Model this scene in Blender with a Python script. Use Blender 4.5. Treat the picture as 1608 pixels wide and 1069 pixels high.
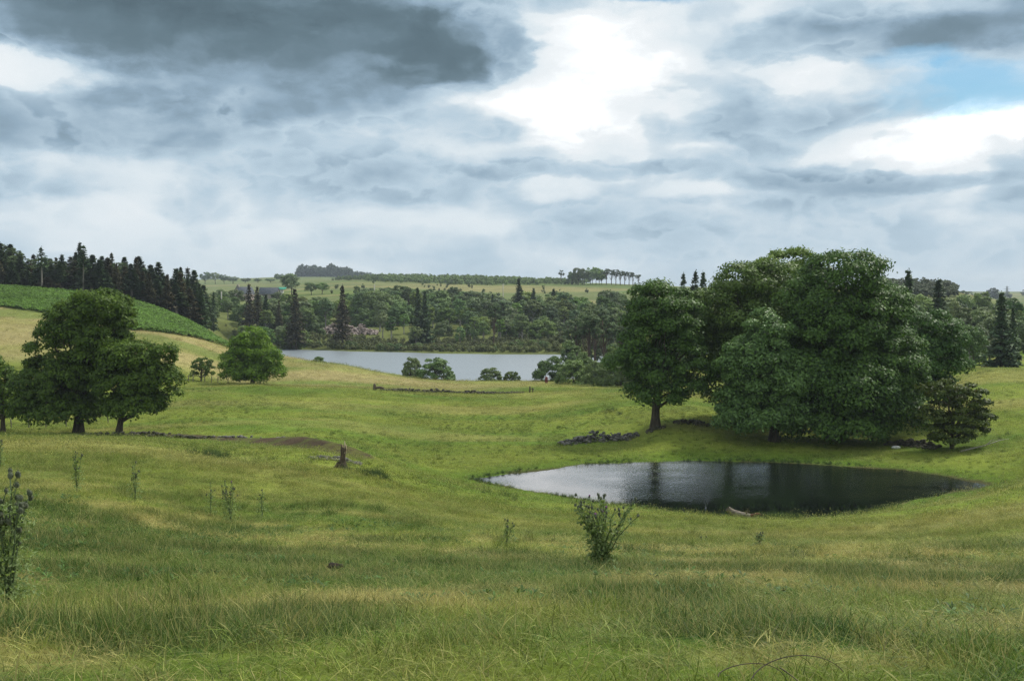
import bpy, math, random
import numpy as np
from mathutils import Vector, Matrix, Euler

random.seed(7); RNG = np.random.default_rng(7)
for o in list(bpy.data.objects): bpy.data.objects.remove(o)
SC = bpy.context.scene
COL = SC.collection

# ------------------------------------------------------------------ camera, sky, sun, exposure
F, CX, CY, HOR = 1700.0, 804.0, 534.5, 462.0      # focal length and horizon row, in photo pixels
PITCH = math.atan((CY - HOR) / F)
cam = bpy.data.cameras.new('camera'); cam_o = bpy.data.objects.new('camera', cam); COL.objects.link(cam_o)
cam.sensor_width = 36.0; cam.lens = F / 1608 * 36.0; cam.clip_start = 0.05; cam.clip_end = 30000
cam_o.location = (0, 0, 0); cam_o.rotation_euler = (math.radians(90) - PITCH, 0, 0)
SC.camera = cam_o

SUN_EL, SUN_AZ = math.radians(52), math.radians(50)     # azimuth measured clockwise from +Y (view direction)
sun = bpy.data.lights.new('sun', 'SUN'); sun.energy = 2.0; sun.angle = math.radians(10); sun.color = (1, .96, .88)
sun_o = bpy.data.objects.new('sun', sun); COL.objects.link(sun_o)
sd = Vector((math.sin(SUN_AZ) * math.cos(SUN_EL), math.cos(SUN_AZ) * math.cos(SUN_EL), math.sin(SUN_EL)))
sun_o.rotation_euler = sd.to_track_quat('Z', 'Y').to_euler()
SC.view_settings.view_transform = 'Standard'; SC.view_settings.look = 'None'
SC.view_settings.exposure = 0.86; SC.view_settings.gamma = 1.0; SC.view_settings.use_curve_mapping = False
SC.cycles.max_bounces = 6; SC.cycles.diffuse_bounces = 3; SC.cycles.glossy_bounces = 3
SC.cycles.transmission_bounces = 3; SC.cycles.transparent_max_bounces = 6; SC.cycles.volume_bounces = 0
SC.cycles.use_denoising = True; SC.cycles.denoising_prefilter = 'NONE'; SC.cycles.denoiser = 'OPENIMAGEDENOISE'
SC.cycles.denoising_input_passes = 'RGB_ALBEDO_NORMAL'
SC.cycles.caustics_reflective = False; SC.cycles.caustics_refractive = False
SC.cycles.sample_clamp_indirect = 4.0

def lin(r, g, b):
    f = lambda c: ((c / 255 + .055) / 1.055) ** 2.4 if c > 10 else c / 255 / 12.92
    return (f(r), f(g), f(b))

class NT:
    """small node-tree helper"""
    def __init__(s, tree): s.t = tree; s.n = tree.nodes; s.l = tree.links
    def new(s, typ, **kw):
        n = s.n.new(typ)
        for k, v in kw.items(): setattr(n, k, v)
        return n
    def put(s, sock, v):
        if hasattr(v, 'is_output'): s.l.new(v, sock)
        else: sock.default_value = v
    def math(s, op, a, b=0.0, c=None, clamp=False):
        n = s.new('ShaderNodeMath', operation=op, use_clamp=clamp)
        s.put(n.inputs[0], a); s.put(n.inputs[1], b)
        if c is not None: s.put(n.inputs[2], c)
        return n.outputs[0]
    def vmath(s, op, a, b=(0, 0, 0), c=None):
        n = s.new('ShaderNodeVectorMath', operation=op)
        s.put(n.inputs[0], a); s.put(n.inputs[1], b)
        if c is not None: s.put(n.inputs[2], c)
        return n.outputs['Value'] if op in ('DOT_PRODUCT', 'LENGTH') else n.outputs[0]
    def rng(s, v, a, b, c=0.0, d=1.0, smooth=True):
        n = s.new('ShaderNodeMapRange', interpolation_type='SMOOTHSTEP' if smooth else 'LINEAR')
        for i, x in enumerate((v, a, b, c, d)): s.put(n.inputs[i], x)
        return n.outputs[0]
    def noise(s, vec, scale, detail=4, rough=.55, dist=0.0, col=False):
        n = s.new('ShaderNodeTexNoise'); s.put(n.inputs['Vector'], vec)
        n.inputs['Scale'].default_value = scale; n.inputs['Detail'].default_value = detail
        n.inputs['Roughness'].default_value = rough; n.inputs['Distortion'].default_value = dist
        return n.outputs['Color'] if col else n.outputs['Fac']
    def mix(s, f, a, b, mode='MIX'):
        n = s.new('ShaderNodeMix', data_type='RGBA', blend_type=mode)
        s.put(n.inputs[0], f)
        for i, x in ((6, a), (7, b)):
            if not hasattr(x, 'is_output') and len(x) == 3: x = (*x, 1)
            s.put(n.inputs[i], x)
        return n.outputs[2]
    def ramp(s, f, stops):
        n = s.new('ShaderNodeValToRGB'); e = n.color_ramp.elements
        while len(e) < len(stops): e.new(.5)
        for el, (p, c) in zip(e, stops): el.position = p; el.color = (*c, 1)
        s.put(n.inputs[0], f); return n.outputs[0]

def build_world():
    w = bpy.data.worlds.new('World'); SC.world = w; w.use_nodes = True
    t = NT(w.node_tree); t.n.clear()
    out = t.new('ShaderNodeOutputWorld'); bg = t.new('ShaderNodeBackground'); bg.inputs[1].default_value = .0552
    t.l.new(bg.outputs[0], out.inputs[0])
    sky = t.new('ShaderNodeTexSky', sky_type='NISHITA', sun_disc=False)
    sky.sun_elevation = SUN_EL; sky.sun_rotation = SUN_AZ
    D = t.new('ShaderNodeTexCoord').outputs['Generated']
    sp = t.new('ShaderNodeSeparateXYZ'); t.l.new(D, sp.inputs[0])
    az = t.math('ARCTAN2', sp.outputs[0], sp.outputs[1])
    el = t.math('ARCSINE', sp.outputs[2])
    cb = t.new('ShaderNodeCombineXYZ'); t.l.new(az, cb.inputs[0]); t.l.new(el, cb.inputs[1]); P = cb.outputs[0]
    # clouds are flattened towards the horizon: stretch them sideways
    stretch = t.vmath('MULTIPLY', P, (1, 2.1, 1))
    w1 = t.vmath('SUBTRACT', t.noise(stretch, 7, 3, .5, col=True), (.5, .5, .5))
    w2 = t.vmath('SUBTRACT', t.noise(stretch, 26, 5, .6, col=True), (.5, .5, .5))
    Pw = t.vmath('MULTIPLY_ADD', w1, (.10, .035, 0), P)
    Pw = t.vmath('MULTIPLY_ADD', w2, (.035, .018, 0), Pw)
    n1 = t.noise(t.vmath('MULTIPLY', Pw, (1, 2.4, 1)), 9, 6, .58)
    n2 = t.noise(t.vmath('MULTIPLY', Pw, (1, 1.6, 1)), 24, 5, .6)
    rag = t.math('ADD', t.math('MULTIPLY_ADD', n1, 1.5, -.75), t.math('MULTIPLY_ADD', n2, .9, -.45))
    def blob(px, py, wx, wy, amp, lo=-.15, hi=1.0, soft=1.0):
        a0 = math.atan((px - CX) / F); e0 = math.atan((HOR - py) / F * math.cos(a0))
        iw, ih = F / wx, F / wy
        q = t.vmath('MULTIPLY_ADD', Pw, (iw, ih, 0), (-a0 * iw, -e0 * ih, 0))
        g = t.math('SUBTRACT', t.math('MULTIPLY_ADD', rag, soft, 1.0), t.vmath('DOT_PRODUCT', q, q))
        return t.rng(g, lo, hi, 0.0, amp)
    bright = [(880, 130, 215, 90, .23, -.4, 1.3, 1.0), (960, 185, 190, 60, .10), (1400, 232, 240, 46, .26), (50, 108, 90, 36, .22), (1270, 140, 80, 45, .16),
              (650, 34, 130, 34, .16), (1560, 192, 110, 30, .26), (850, 298, 90, 22, .10), (1130, 300, 120, 16, .10),
              (1020, 40, 240, 60, .10), (1340, 320, 90, 22, .08)]
    dark = [(430, 80, 420, 95, .33, -.3, 1.1, .55), (110, 20, 360, 70, .30, -.3, 1.0, .55), (380, -10, 560, 45, .22, -.3, 1.0, .6), (715, 85, 130, 50, .24, -.2, 1.0, .9), (580, 70, 190, 70, .16, -.2, 1.0, .7),
            (90, 190, 250, 62, .20, -.2, 1.1, .8), (50, 288, 170, 24, .12), (400, 235, 260, 60, .10), (620, 285, 230, 46, .12), (300, 322, 70, 28, .07),
            (960, 325, 150, 50, .10), (1085, 165, 140, 48, .14), (1245, 195, 130, 46, .16), (1200, 262, 170, 34, .13), (1300, 300, 160, 44, .15),
            (1340, 62, 230, 34, .18), (1550, 25, 190, 60, .26), (880, 266, 190, 13, .12), (1010, 372, 200, 30, .10),
            (1440, 290, 130, 16, .12), (1600, 325, 90, 22, .11), (1600, 262, 80, 20, .11), (1150, 30, 190, 50, .10), (720, 208, 110, 28, .12),
            (1430, 385, 300, 36, .07), (700, 385, 240, 26, .05), (1480, 208, 120, 9, .10)]
    # where the deck is thick (dark) and where it thins to white
    def total(bl):
        S = 0.0
        for b in bl: S = t.math('ADD', S, blob(b[0], b[1], b[2] * 1.15, b[3] * 1.15, b[4] if b[4] > .22 else b[4] * 1.25, -.25, 1.0, .6))
        return S
    dk, br = total(dark), total(bright)
    bias = t.math('SUBTRACT', dk, t.math('MULTIPLY', br, .8))
    T = t.math('ADD', t.math('MULTIPLY_ADD', n1, .30, .62), t.math('MULTIPLY', br, .52))
    T = t.math('SUBTRACT', T, t.math('MULTIPLY', dk, .5))
    # three drifts of cumulus: crisp lit edges, greyer hearts
    for i, (ox, oy, sc, st, thr, op) in enumerate([(3.1, 1.7, 6.0, 2.4, .50, .7), (7.7, 4.2, 10, 2.0, .51, .7), (1.9, 8.8, 17, 1.7, .54, .5)]):
        nn = t.noise(t.vmath('MULTIPLY_ADD', P, (1, st, 1), (ox, oy, 0)), sc, 7, .47, .2)
        v = t.math('ADD', t.math('SUBTRACT', nn, thr), t.math('MULTIPLY', bias, (.9, .85, .7)[i]))
        m = t.rng(v, 0.0, (.12, .07, .06)[i], 0.0, op)
        shade = t.math('SUBTRACT', t.rng(v, 0.0, .30, .69 + .05 * i, .37 + .05 * i, False), t.math('MULTIPLY', dk, .42))
        T = t.math('ADD', t.math('MULTIPLY', T, t.math('SUBTRACT', 1.0, m)), t.math('MULTIPLY', shade, m))
    clouds = t.ramp(T, [(.02, lin(64, 82, 92)), (.2, lin(100, 122, 134)), (.4, lin(146, 171, 190)), (.58, lin(186, 207, 222)),
                        (.76, lin(226, 236, 242)), (.95, lin(253, 254, 255))])
    clouds = t.vmath('MULTIPLY', clouds, t.math('MULTIPLY_ADD', t.rng(T, .84, 1.12), 14.0, 10.0))
    # thin, pale blue air low down
    low = t.rng(el, .0, .08, .32, 0.0)
    clouds = t.mix(low, clouds, tuple(10 * c for c in lin(198, 218, 231)))
    # openings to the blue sky
    hole = t.math('ADD', blob(1530, 145, 170, 48, .9, -.3, 1.1, 1.3), blob(1000, 0, 110, 16, .7, -.2, 1.0), clamp=True)
    hole = t.math('ADD', hole, blob(1420, 95, 70, 22, .5, -.2, 1.0), clamp=True)
    nb = t.rng(n1, .62, .74, 0, .35)                        # the odd gap elsewhere in the deck
    hole = t.math('MAXIMUM', hole, t.math('MULTIPLY', nb, t.rng(el, .30, .5)))
    blue = t.mix(1.0, sky.outputs[0], (.62, .95, 1.05), 'MULTIPLY')
    fin = t.mix(hole, clouds, blue)
    t.l.new(fin, bg.inputs[0])
    w.cycles.sampling_method = 'MANUAL'; w.cycles.sample_map_resolution = 512
build_world()

# ------------------------------------------------------------------ numpy noise, meshes
def vnoise(x, y, seed=0):
    xi = np.floor(x).astype(np.int64); yi = np.floor(y).astype(np.int64); fx = x - xi; fy = y - yi
    def h(a, b):
        n = (a * 374761393 + b * 668265263 + seed * 982451653) & 0xffffffff
        n = ((n ^ (n >> 13)) * 1274126177) & 0xffffffff
        return ((n ^ (n >> 16)) & 0xffff) / 65535.0
    u = fx * fx * (3 - 2 * fx); v = fy * fy * (3 - 2 * fy)
    return (h(xi, yi) * (1 - u) + h(xi + 1, yi) * u) * (1 - v) + (h(xi, yi + 1) * (1 - u) + h(xi + 1, yi + 1) * u) * v
def fbm(x, y, sc, oct=4, seed=0):
    s = 0; a = .5; tot = 0
    for i in range(oct):
        s = s + a * vnoise(x / sc + 17.3 * i, y / sc - 9.1 * i, seed + i); tot += a; a *= .5; sc *= .5
    return s / tot
def sstep(x, a, b):
    t = np.clip((x - a) / (b - a), 0, 1); return t * t * (3 - 2 * t)

def mk_mesh(name, V, faces, attrs=None, mat=None, smooth=False):
    """V (n,3); faces: list of (m,k) index arrays; attrs: name -> (n,) float or (n,3) colour"""
    me = bpy.data.meshes.new(name); V = np.asarray(V, np.float32)
    faces = [np.asarray(f, np.int32) for f in (faces if isinstance(faces, list) else [faces]) if len(f)]
    me.vertices.add(len(V)); me.vertices.foreach_set('co', V.ravel())
    if faces:
        idx = np.concatenate([f.ravel() for f in faces])
        tot = np.concatenate([np.full(len(f), f.shape[1], np.int32) for f in faces])
        st = np.concatenate([[0], np.cumsum(tot)[:-1]]).astype(np.int32)
        me.loops.add(len(idx)); me.loops.foreach_set('vertex_index', idx)
        me.polygons.add(len(tot)); me.polygons.foreach_set('loop_start', st)
        if smooth: me.polygons.foreach_set('use_smooth', np.ones(len(tot), bool))
    for k, a in (attrs or {}).items():
        a = np.asarray(a, np.float32)
        if a.ndim == 1: at = me.attributes.new(k, 'FLOAT', 'POINT'); at.data.foreach_set('value', a)
        elif a.shape[1] == 3 and k.startswith('v_'): at = me.attributes.new(k, 'FLOAT_VECTOR', 'POINT'); at.data.foreach_set('vector', a.ravel())
        else:
            at = me.attributes.new(k, 'FLOAT_COLOR', 'POINT')
            at.data.foreach_set('color', np.concatenate([a, np.ones((len(a), 1), np.float32)], 1).ravel())
    me.update(calc_edges=True); me.validate()
    if mat: me.materials.append(mat)
    return me
def link(name, me, parent=None, loc=None, label=None, cat=None, group=None, kind=None):
    o = bpy.data.objects.new(name, me); COL.objects.link(o)
    if loc is not None: o.location = loc
    if parent is not None: o.parent = parent
    for k, v in (('label', label), ('category', cat), ('group', group), ('kind', kind)):
        if v: o[k] = v
    return o

class Geo:
    """collects tubes, lumps and quads into one mesh"""
    def __init__(s): s.V = []; s.F3 = []; s.F4 = []; s.A = []; s.n = 0
    def add(s, V, F4=None, F3=None, a=None):
        V = np.asarray(V, float)
        if F4 is not None and len(F4): s.F4.append(np.asarray(F4) + s.n)
        if F3 is not None and len(F3): s.F3.append(np.asarray(F3) + s.n)
        s.V.append(V); s.A.append(np.full(len(V), random.random() if a is None else a) if np.ndim(a) == 0 else a); s.n += len(V)
    def tube(s, pts, rad, k=7, a=None, cap=True):
        pts = np.asarray(pts, float); m = len(pts); T = np.gradient(pts, axis=0)
        T /= np.linalg.norm(T, axis=1)[:, None] + 1e-9
        ref = np.where(np.abs(T[:, 2:3]) > .9, [[1, 0, 0]], [[0, 0, 1]])
        U = np.cross(T, ref); U /= np.linalg.norm(U, axis=1)[:, None] + 1e-9; W = np.cross(T, U)
        an = np.arange(k) * 2 * np.pi / k; rad = np.broadcast_to(rad, (m,))
        R = rad[:, None, None] * (np.cos(an)[None, :, None] * U[:, None] + np.sin(an)[None, :, None] * W[:, None]) + pts[:, None]
        i = np.arange(m - 1)[:, None] * k; j = np.arange(k)[None]; j2 = (j + 1) % k
        f = np.stack([i + j, i + j2, i + k + j2, i + k + j], -1).reshape(-1, 4)
        V = R.reshape(-1, 3); f3 = []
        if cap:
            V = np.vstack([V, pts[-1] + T[-1] * rad[-1] * .6]); b = (m - 1) * k
            f3 = [(b + q, b + (q + 1) % k, m * k) for q in range(k)]
        s.add(V, f, f3, a)
    def lump(s, c, r, sub=1, jit=.25, rot=0, a=None):
        V, Fc = ICO[sub]; v = V * (1 + RNG.uniform(-jit, jit, (len(V), 1))) * np.asarray(r)
        if rot: cs, sn = math.cos(rot), math.sin(rot); v = v @ np.array([[cs, sn, 0], [-sn, cs, 0], [0, 0, 1]])
        s.add(v + np.asarray(c), None, Fc, a)
    def mesh(s, name, mat, smooth=False):
        fs = []
        if s.F4: fs.append(np.vstack(s.F4))
        if s.F3: fs.append(np.vstack(s.F3))
        return mk_mesh(name, np.vstack(s.V), fs, {'rnd': np.concatenate(s.A)}, mat, smooth)
def _ico():
    import bmesh
    out = {}
    for sub in (1, 2, 3):
        bm = bmesh.new(); bmesh.ops.create_icosphere(bm, subdivisions=sub, radius=1)
        bm.verts.ensure_lookup_table()
        out[sub] = (np.array([v.co[:] for v in bm.verts]), np.array([[v.index for v in f.verts] for f in bm.faces])); bm.free()
    return out
ICO = _ico()

# ------------------------------------------------------------------ materials
def mat_new(name):
    m = bpy.data.materials.new(name); m.use_nodes = True; t = NT(m.node_tree); t.n.clear()
    out = t.new('ShaderNodeOutputMaterial'); return m, t, out
def attr(t, name, typ='GEOMETRY'):
    n = t.new('ShaderNodeAttribute', attribute_name=name, attribute_type=typ); return n
def leaf_mat(name, dark, light, trans=.25, rough=.5, objvar=.0, spec=.3, warm=None):
    m, t, out = mat_new(name)
    r = attr(t, 'rnd').outputs['Fac']
    pos = t.new('ShaderNodeNewGeometry').outputs['Position']
    big = t.noise(pos, .45, 3, .5)
    f = t.math('ADD', t.math('MULTIPLY', r, .6), t.math('MULTIPLY_ADD', big, .9, -.25), clamp=True)
    c = t.mix(f, dark, light)
    if warm: c = t.mix(t.rng(t.noise(pos, .9, 2), .58, .75, 0, .6), c, warm)
    if objvar:
        oi = t.new('ShaderNodeObjectInfo')
        hs = t.new('ShaderNodeHueSaturation')
        t.put(hs.inputs['Hue'], t.math('MULTIPLY_ADD', oi.outputs['Random'], -.05 * objvar, .5 + .022 * objvar))
        r2 = t.math('FRACT', t.math('MULTIPLY', oi.outputs['Random'], 7.31))
        t.put(hs.inputs['Value'], t.math('MULTIPLY_ADD', r2, .7 * objvar, 1 - .33 * objvar))
        r3 = t.math('FRACT', t.math('MULTIPLY', oi.outputs['Random'], 13.7))
        t.put(hs.inputs['Saturation'], t.math('MULTIPLY_ADD', r3, -.35 * objvar, 1.05))
        t.l.new(c, hs.inputs['Color']); c = hs.outputs[0]
    p = t.new('ShaderNodeBsdfPrincipled'); t.put(p.inputs['Base Color'], c); p.inputs['Roughness'].default_value = rough
    p.inputs['Specular IOR Level'].default_value = spec
    tr = t.new('ShaderNodeBsdfTranslucent'); t.put(tr.inputs[0], t.mix(1.0, c, (1.1, 1.15, .6), 'MULTIPLY'))
    mx = t.new('ShaderNodeMixShader'); mx.inputs[0].default_value = trans
    t.l.new(p.outputs[0], mx.inputs[1]); t.l.new(tr.outputs[0], mx.inputs[2]); t.l.new(mx.outputs[0], out.inputs[0])
    return m
def rough_mat(name, a, b, scale=3, rough=.9, bump=.4, stretch=(1, 1, 1), rnd=.4):
    m, t, out = mat_new(name)
    co = t.vmath('MULTIPLY', t.new('ShaderNodeTexCoord').outputs['Object'], stretch)
    n = t.noise(co, scale, 6, .65); r = attr(t, 'rnd').outputs['Fac']
    f = t.math('ADD', t.rng(n, .3, .7), t.math('MULTIPLY_ADD', r, rnd, -rnd / 2), clamp=True)
    p = t.new('ShaderNodeBsdfPrincipled'); t.put(p.inputs['Base Color'], t.mix(f, a, b))
    p.inputs['Roughness'].default_value = rough; p.inputs['Specular IOR Level'].default_value = .2
    if bump:
        bp = t.new('ShaderNodeBump'); bp.inputs['Strength'].default_value = bump; bp.inputs['Distance'].default_value = .05
        t.put(bp.inputs['Height'], n); t.l.new(bp.outputs[0], p.inputs['Normal'])
    t.l.new(p.outputs[0], out.inputs[0]); return m
def water_mat(name, base, sc, calm, strength, ro=.03, lee=None):
    m, t, out = mat_new(name)
    pos = t.new('ShaderNodeNewGeometry').outputs['Position']
    p = t.new('ShaderNodeBsdfPrincipled'); p.inputs['Base Color'].default_value = (*base, 1)
    p.inputs['Roughness'].default_value = ro; p.inputs['IOR'].default_value = 2.8
    n = t.noise(t.vmath('MULTIPLY', pos, (1, .8, 1)), sc, 3, .6)
    bp = t.new('ShaderNodeBump'); bp.inputs['Distance'].default_value = .05 if ro < .1 else .22
    # wind-ruffled water away from the sheltered near bank
    sp = t.new('ShaderNodeSeparateXYZ'); t.l.new(pos, sp.inputs[0])
    yy = t.math('ADD', sp.outputs[1], t.math('MULTIPLY_ADD', t.noise(pos, .12, 3), 8, -4))
    msk = t.rng(yy, calm[0], calm[1], .03, 1.0)
    msk = t.math('MULTIPLY', msk, t.rng(t.noise(t.vmath('MULTIPLY', pos, (.5, 1.3, 1)), .2, 3), .3, .6, .35, 1.0))
    if lee: msk = t.math('MULTIPLY', msk, t.rng(t.math('ADD', sp.outputs[0], t.math('MULTIPLY_ADD', t.noise(pos, .2, 3), 6, -3)), lee[0], lee[1], .12, 1.0))
    t.put(bp.inputs['Strength'], t.math('MULTIPLY', msk, strength))
    t.put(bp.inputs['Height'], n); t.l.new(bp.outputs[0], p.inputs['Normal'])
    t.l.new(p.outputs[0], out.inputs[0]); return m

# ------------------------------------------------------------------ the lie of the land
cp, sp_ = math.cos(PITCH), math.sin(PITCH)
def at(px, py, d):
    """the point that lies d metres ahead on the line of sight through a photo pixel"""
    cx, cy = (px - CX) / F, (CY - py) / F
    fwd = cp + sp_ * cy; k = d / fwd
    return np.array([cx * k, d, (cy * cp - sp_) * k])
POND_Z, LOCH_Z = -14.2, -18.0
def on_level(px, py, z):
    v = at(px, py, 1.0); return v * (z / v[2])
CTRL = [  # photo column, photo row, metres ahead
 (804,1069,5),(804,965,9),(804,915,14),(804,890,19),(804,850,31),(804,812,50),(804,788,66),
 (300,1069,5),(300,965,9),(300,905,14),(300,868,20),(0,1069,5),(20,955,9.3),(0,875,15),(0,815,22),(120,775,34),(0,770,33),(0,722,50),(0,693,64),(-300,1069,5),(-300,900,12),(-300,760,32),(-300,690,64),
 (60,690,80),(120,683,102),(60,662,125),(0,650,132),(0,610,150),(0,575,168),(0,530,195),(0,482,224),(0,457,245),(0,451,300),(0,446,600),
 (211,785,34),(200,715,54),(200,693,66),(200,691,80),(188,684,100),(200,662,118),(290,638,126),(290,606,163),(290,572,185),(290,547,204),(200,522,213),(200,478,247),(200,470,290),
 (100,505,213),(100,464,246),(100,456,300),(300,513,247),(300,502,290),(350,541,244),(350,532,290),
 (363,818,34),(363,722,60),(363,703,74),(400,692,92),(400,660,112),(400,626,145),(400,603,166),(400,606,180),(400,580,205),(400,560,225),(450,561,238),(430,580,262),
 (540,905,15),(540,855,24),(540,790,40),(540,737,61),(540,716,72),(540,700,86),(540,660,114),(540,626,150),(540,608,170),(540,606,185),(540,590,205),(540,572,224),(540,590,245),
 (640,591,226),(640,604,200),(700,810,46),(700,770,66),(740,750,82),(700,722,96),(700,682,112),(700,642,145),(700,616,174),(700,612,190),(700,600,216),
 (850,690,108),(850,652,134),(850,623,165),(850,611,190),(850,599,222),(950,712,96),(1000,690,103),(1000,662,113),(1000,628,140),(1000,613,170),(1000,595,230),
 (1030,672,105),(1140,678,105),(1312,692,102),(1300,712,95),(1400,690,102),(1400,650,125),(1300,640,140),(1200,640,140),(1200,600,200),
 (1500,706,94),(1550,665,106),(1550,622,128),(1600,588,152),(1560,583,156),(1580,577,190),(1480,610,150),(1450,565,210),(1600,560,240),(1500,520,300),(1500,492,400),(1600,492,450),
 (1250,1069,5),(1250,960,9),(1250,898,18),(1250,856,36),(1250,832,54),(1608,1069,5),(1600,960,9),(1600,900,17),(1600,845,33),(1600,785,58),(1600,742,75),(1600,702,92),(1900,1069,5),(1900,900,14),(1900,800,35),(1900,720,65),(1900,640,100),(1900,590,160),(1900,520,300),
 (560,540,362),(560,522,390),(560,500,425),(560,476,490),(560,457,620),(560,446,800),(560,438,1000),
 (750,545,350),(750,522,400),(750,492,460),(750,472,560),(750,460,690),(750,447,850),(750,441,960),(750,446,1300),
 (950,540,330),(950,500,430),(950,475,560),(950,462,690),(950,447,850),(1000,448,850),(1000,452,1100),(850,442,950),(650,438,980),
 (1150,560,250),(1150,500,400),(1150,452,800),(1400,500,350),(1400,453,520),(1480,455,520),(1540,472,620),(1600,477,820),(1600,468,1500),(1500,458,2600),(1580,461,2900),
 (400,536,332),(400,505,395),(400,470,560),(400,463,650),(350,457,900),(330,445,1250),(450,443,1250),(520,436,1900),(600,440,1900),(250,445,1300),
 (-300,640,130),(-300,560,170),(-300,450,240),(-300,430,400),(-300,435,1200),(2100,500,500),(2100,465,1500),(2100,462,3000)]
ZP = [  # x, y, z outright: outside the view, and beyond the far hills
 (0,2.5,-1.66),(2,0,-1.5),(-2,0,-1.5),(0,-3,-1.1),(20,0,-2.0),(-20,0,-1),(0,-20,1.5),(100,0,-8),(-100,0,-2),(0,-100,6),(400,0,-10),(-400,0,6),(0,-400,12),(2500,0,0),(-2500,0,10),(0,-2500,20),
 (0,6000,-40),(-2500,5500,-40),(2500,5500,-40),(600,4500,-25),(1500,4300,-25),(-900,3500,-10),(-400,3000,-10),(0,2500,-5)]
CP = np.array([at(*c) for c in CTRL] + [np.array(z, float) for z in ZP])
def feat(x, y):
    return np.stack([np.arctan2(x, y) * 3.0, np.log(np.maximum(np.hypot(x, y), .8)) * 1.25], -1)
def tps_fit(P, z, lam):
    n = len(P); r2 = ((P[:, None] - P[None]) ** 2).sum(-1); K = .5 * r2 * np.log(r2 + 1e-12)
    A = np.zeros((n + 3, n + 3)); A[:n, :n] = K + lam * np.eye(n); A[:n, n] = 1; A[:n, n + 1:] = P; A[n:, :n] = A[:n, n:].T
    return np.linalg.solve(A, np.concatenate([z, np.zeros(3)]))
CPF = feat(CP[:, 0], CP[:, 1]); CPR = np.hypot(CP[:, 0], CP[:, 1])
SLOPE = CP[:, 2] / CPR                       # fit the slope seen from the origin: even accuracy near and far
WGT = tps_fit(CPF, SLOPE, 4e-4)
def tps(x, y):
    sh = np.shape(x); x = np.ravel(x).astype(float); y = np.ravel(y).astype(float); out = np.empty(len(x))
    for i in range(0, len(x), 20000):
        P = feat(x[i:i + 20000], y[i:i + 20000]); r2 = ((P[:, None] - CPF[None]) ** 2).sum(-1)
        out[i:i + 20000] = (.5 * r2 * np.log(r2 + 1e-12)) @ WGT[:-3] + WGT[-3] + P @ WGT[-2:]
    return (out * np.maximum(np.hypot(x, y), .8)).reshape(sh)
POND = np.array([on_level(a, b, POND_Z)[:2] for a, b in [(748,752),(800,745),(850,738),(920,729.5),(1000,725.5),(1100,724),(1200,726),(1300,730),(1400,737),(1480,748),(1525,757),(1550,762),
    (1500,770),(1445,783),(1400,795),(1350,803),(1300,810),(1250,813),(1180,810),(1100,806),(1020,797),(950,788),(880,777),(820,767),(770,757)]])
LOCH = np.array([on_level(a, b, LOCH_Z)[:2] for a, b in [(380,546),(440,547.5),(500,550),(560,552),(640,553.5),(700,555.5),(760,556),(820,556.5),(870,556.5),(960,560),(1010,568),(1000,585),(900,595),(850,597),(780,598),(720,597),(660,594),(600,584),(520,574),(430,566),(370,556)]])
def poly_sd(x, y, P):
    """signed distance to a polygon, positive outside"""
    sh = np.shape(x); x = np.ravel(x); y = np.ravel(y); d = np.full(len(x), 1e9); ins = np.zeros(len(x), bool)
    for (ax, ay), (bx, by) in zip(P, np.roll(P, -1, 0)):
        ex, ey = bx - ax, by - ay; h = np.clip(((x - ax) * ex + (y - ay) * ey) / (ex * ex + ey * ey), 0, 1)
        d = np.minimum(d, np.hypot(x - ax - h * ex, y - ay - h * ey))
        c = ((ay > y) != (by > y)) & (x < (bx - ax) * (y - ay) / (by - ay + 1e-12) + ax); ins ^= c
    return np.where(ins, -d, d).reshape(sh)
DYKE_P, DYKE_Y = [150, 250, 400, 480, 540, 600], [101, 98, 90, 84, 79, 77]
def pxof(x, y): return CX + F * x / np.maximum(y, .5)
def ground(x, y):
    x = np.asarray(x, float); y = np.asarray(y, float); r = np.hypot(x, y)
    z = tps(x, y)
    w = sstep(r, 2, 8)
    z = z + w * (.10 * (fbm(x, y, 2.2, 3, 5) - .5) + .16 * (fbm(x, y, 7, 2, 9) - .5) * sstep(r, 6, 25) + .5 * (fbm(x, y, 26, 2, 3) - .5) * sstep(r, 30, 90))
    p = pxof(x, y); z = z + np.interp(p, [300, 400, 480, 545, 600], [0, .35, .7, .45, 0]) * np.exp(-((y - np.interp(p, DYKE_P, DYKE_Y)) / 2.8) ** 2)     # the earth bank
    z = z + 3.0 * (fbm(x, y, 120, 3, 8) - .5) * sstep(r, 420, 900)
    for P, lev, reach, near in ((POND, POND_Z, 9.0, 60), (LOCH, LOCH_Z, 14.0, 150)):
        lo, hi = P.min(0) - reach * 1.3, P.max(0) + reach * 1.3
        k = (x > lo[0]) & (x < hi[0]) & (y > lo[1]) & (y < hi[1])
        if not np.any(k): continue
        xs, ys = x[k], y[k]
        s = poly_sd(xs, ys, P) + (1.7 * (fbm(xs, ys, 3.2, 4, 31) - .5) if lev == POND_Z else 2.5 * (fbm(xs, ys, 9, 3, 31) - .5))
        out = lev + np.maximum(s, 0) * .05 + .0
        zz = z[k]; b = sstep(s, .0, reach)
        zo = out * (1 - b) + np.maximum(zz, lev + .15) * b
        z[k] = np.where(s > 0, zo, lev - np.minimum(1.2, -s * .18))
    return z
def g1(x, y): return float(ground(np.array([x]), np.array([y]))[0])
def spot(px, d):
    """ground point in photo column px, d metres ahead"""
    x = (px - CX) / F * d / (cp + sp_ * 0.0) * 1.0
    for _ in range(3):                                   # the column bends slightly with the camera's tilt
        z = g1(x, d); cy = (z * cp + d * sp_) / (d * cp - z * sp_); x = (px - CX) / F * d / (cp + sp_ * cy)
    return np.array([x, d, g1(x, d)])

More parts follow.
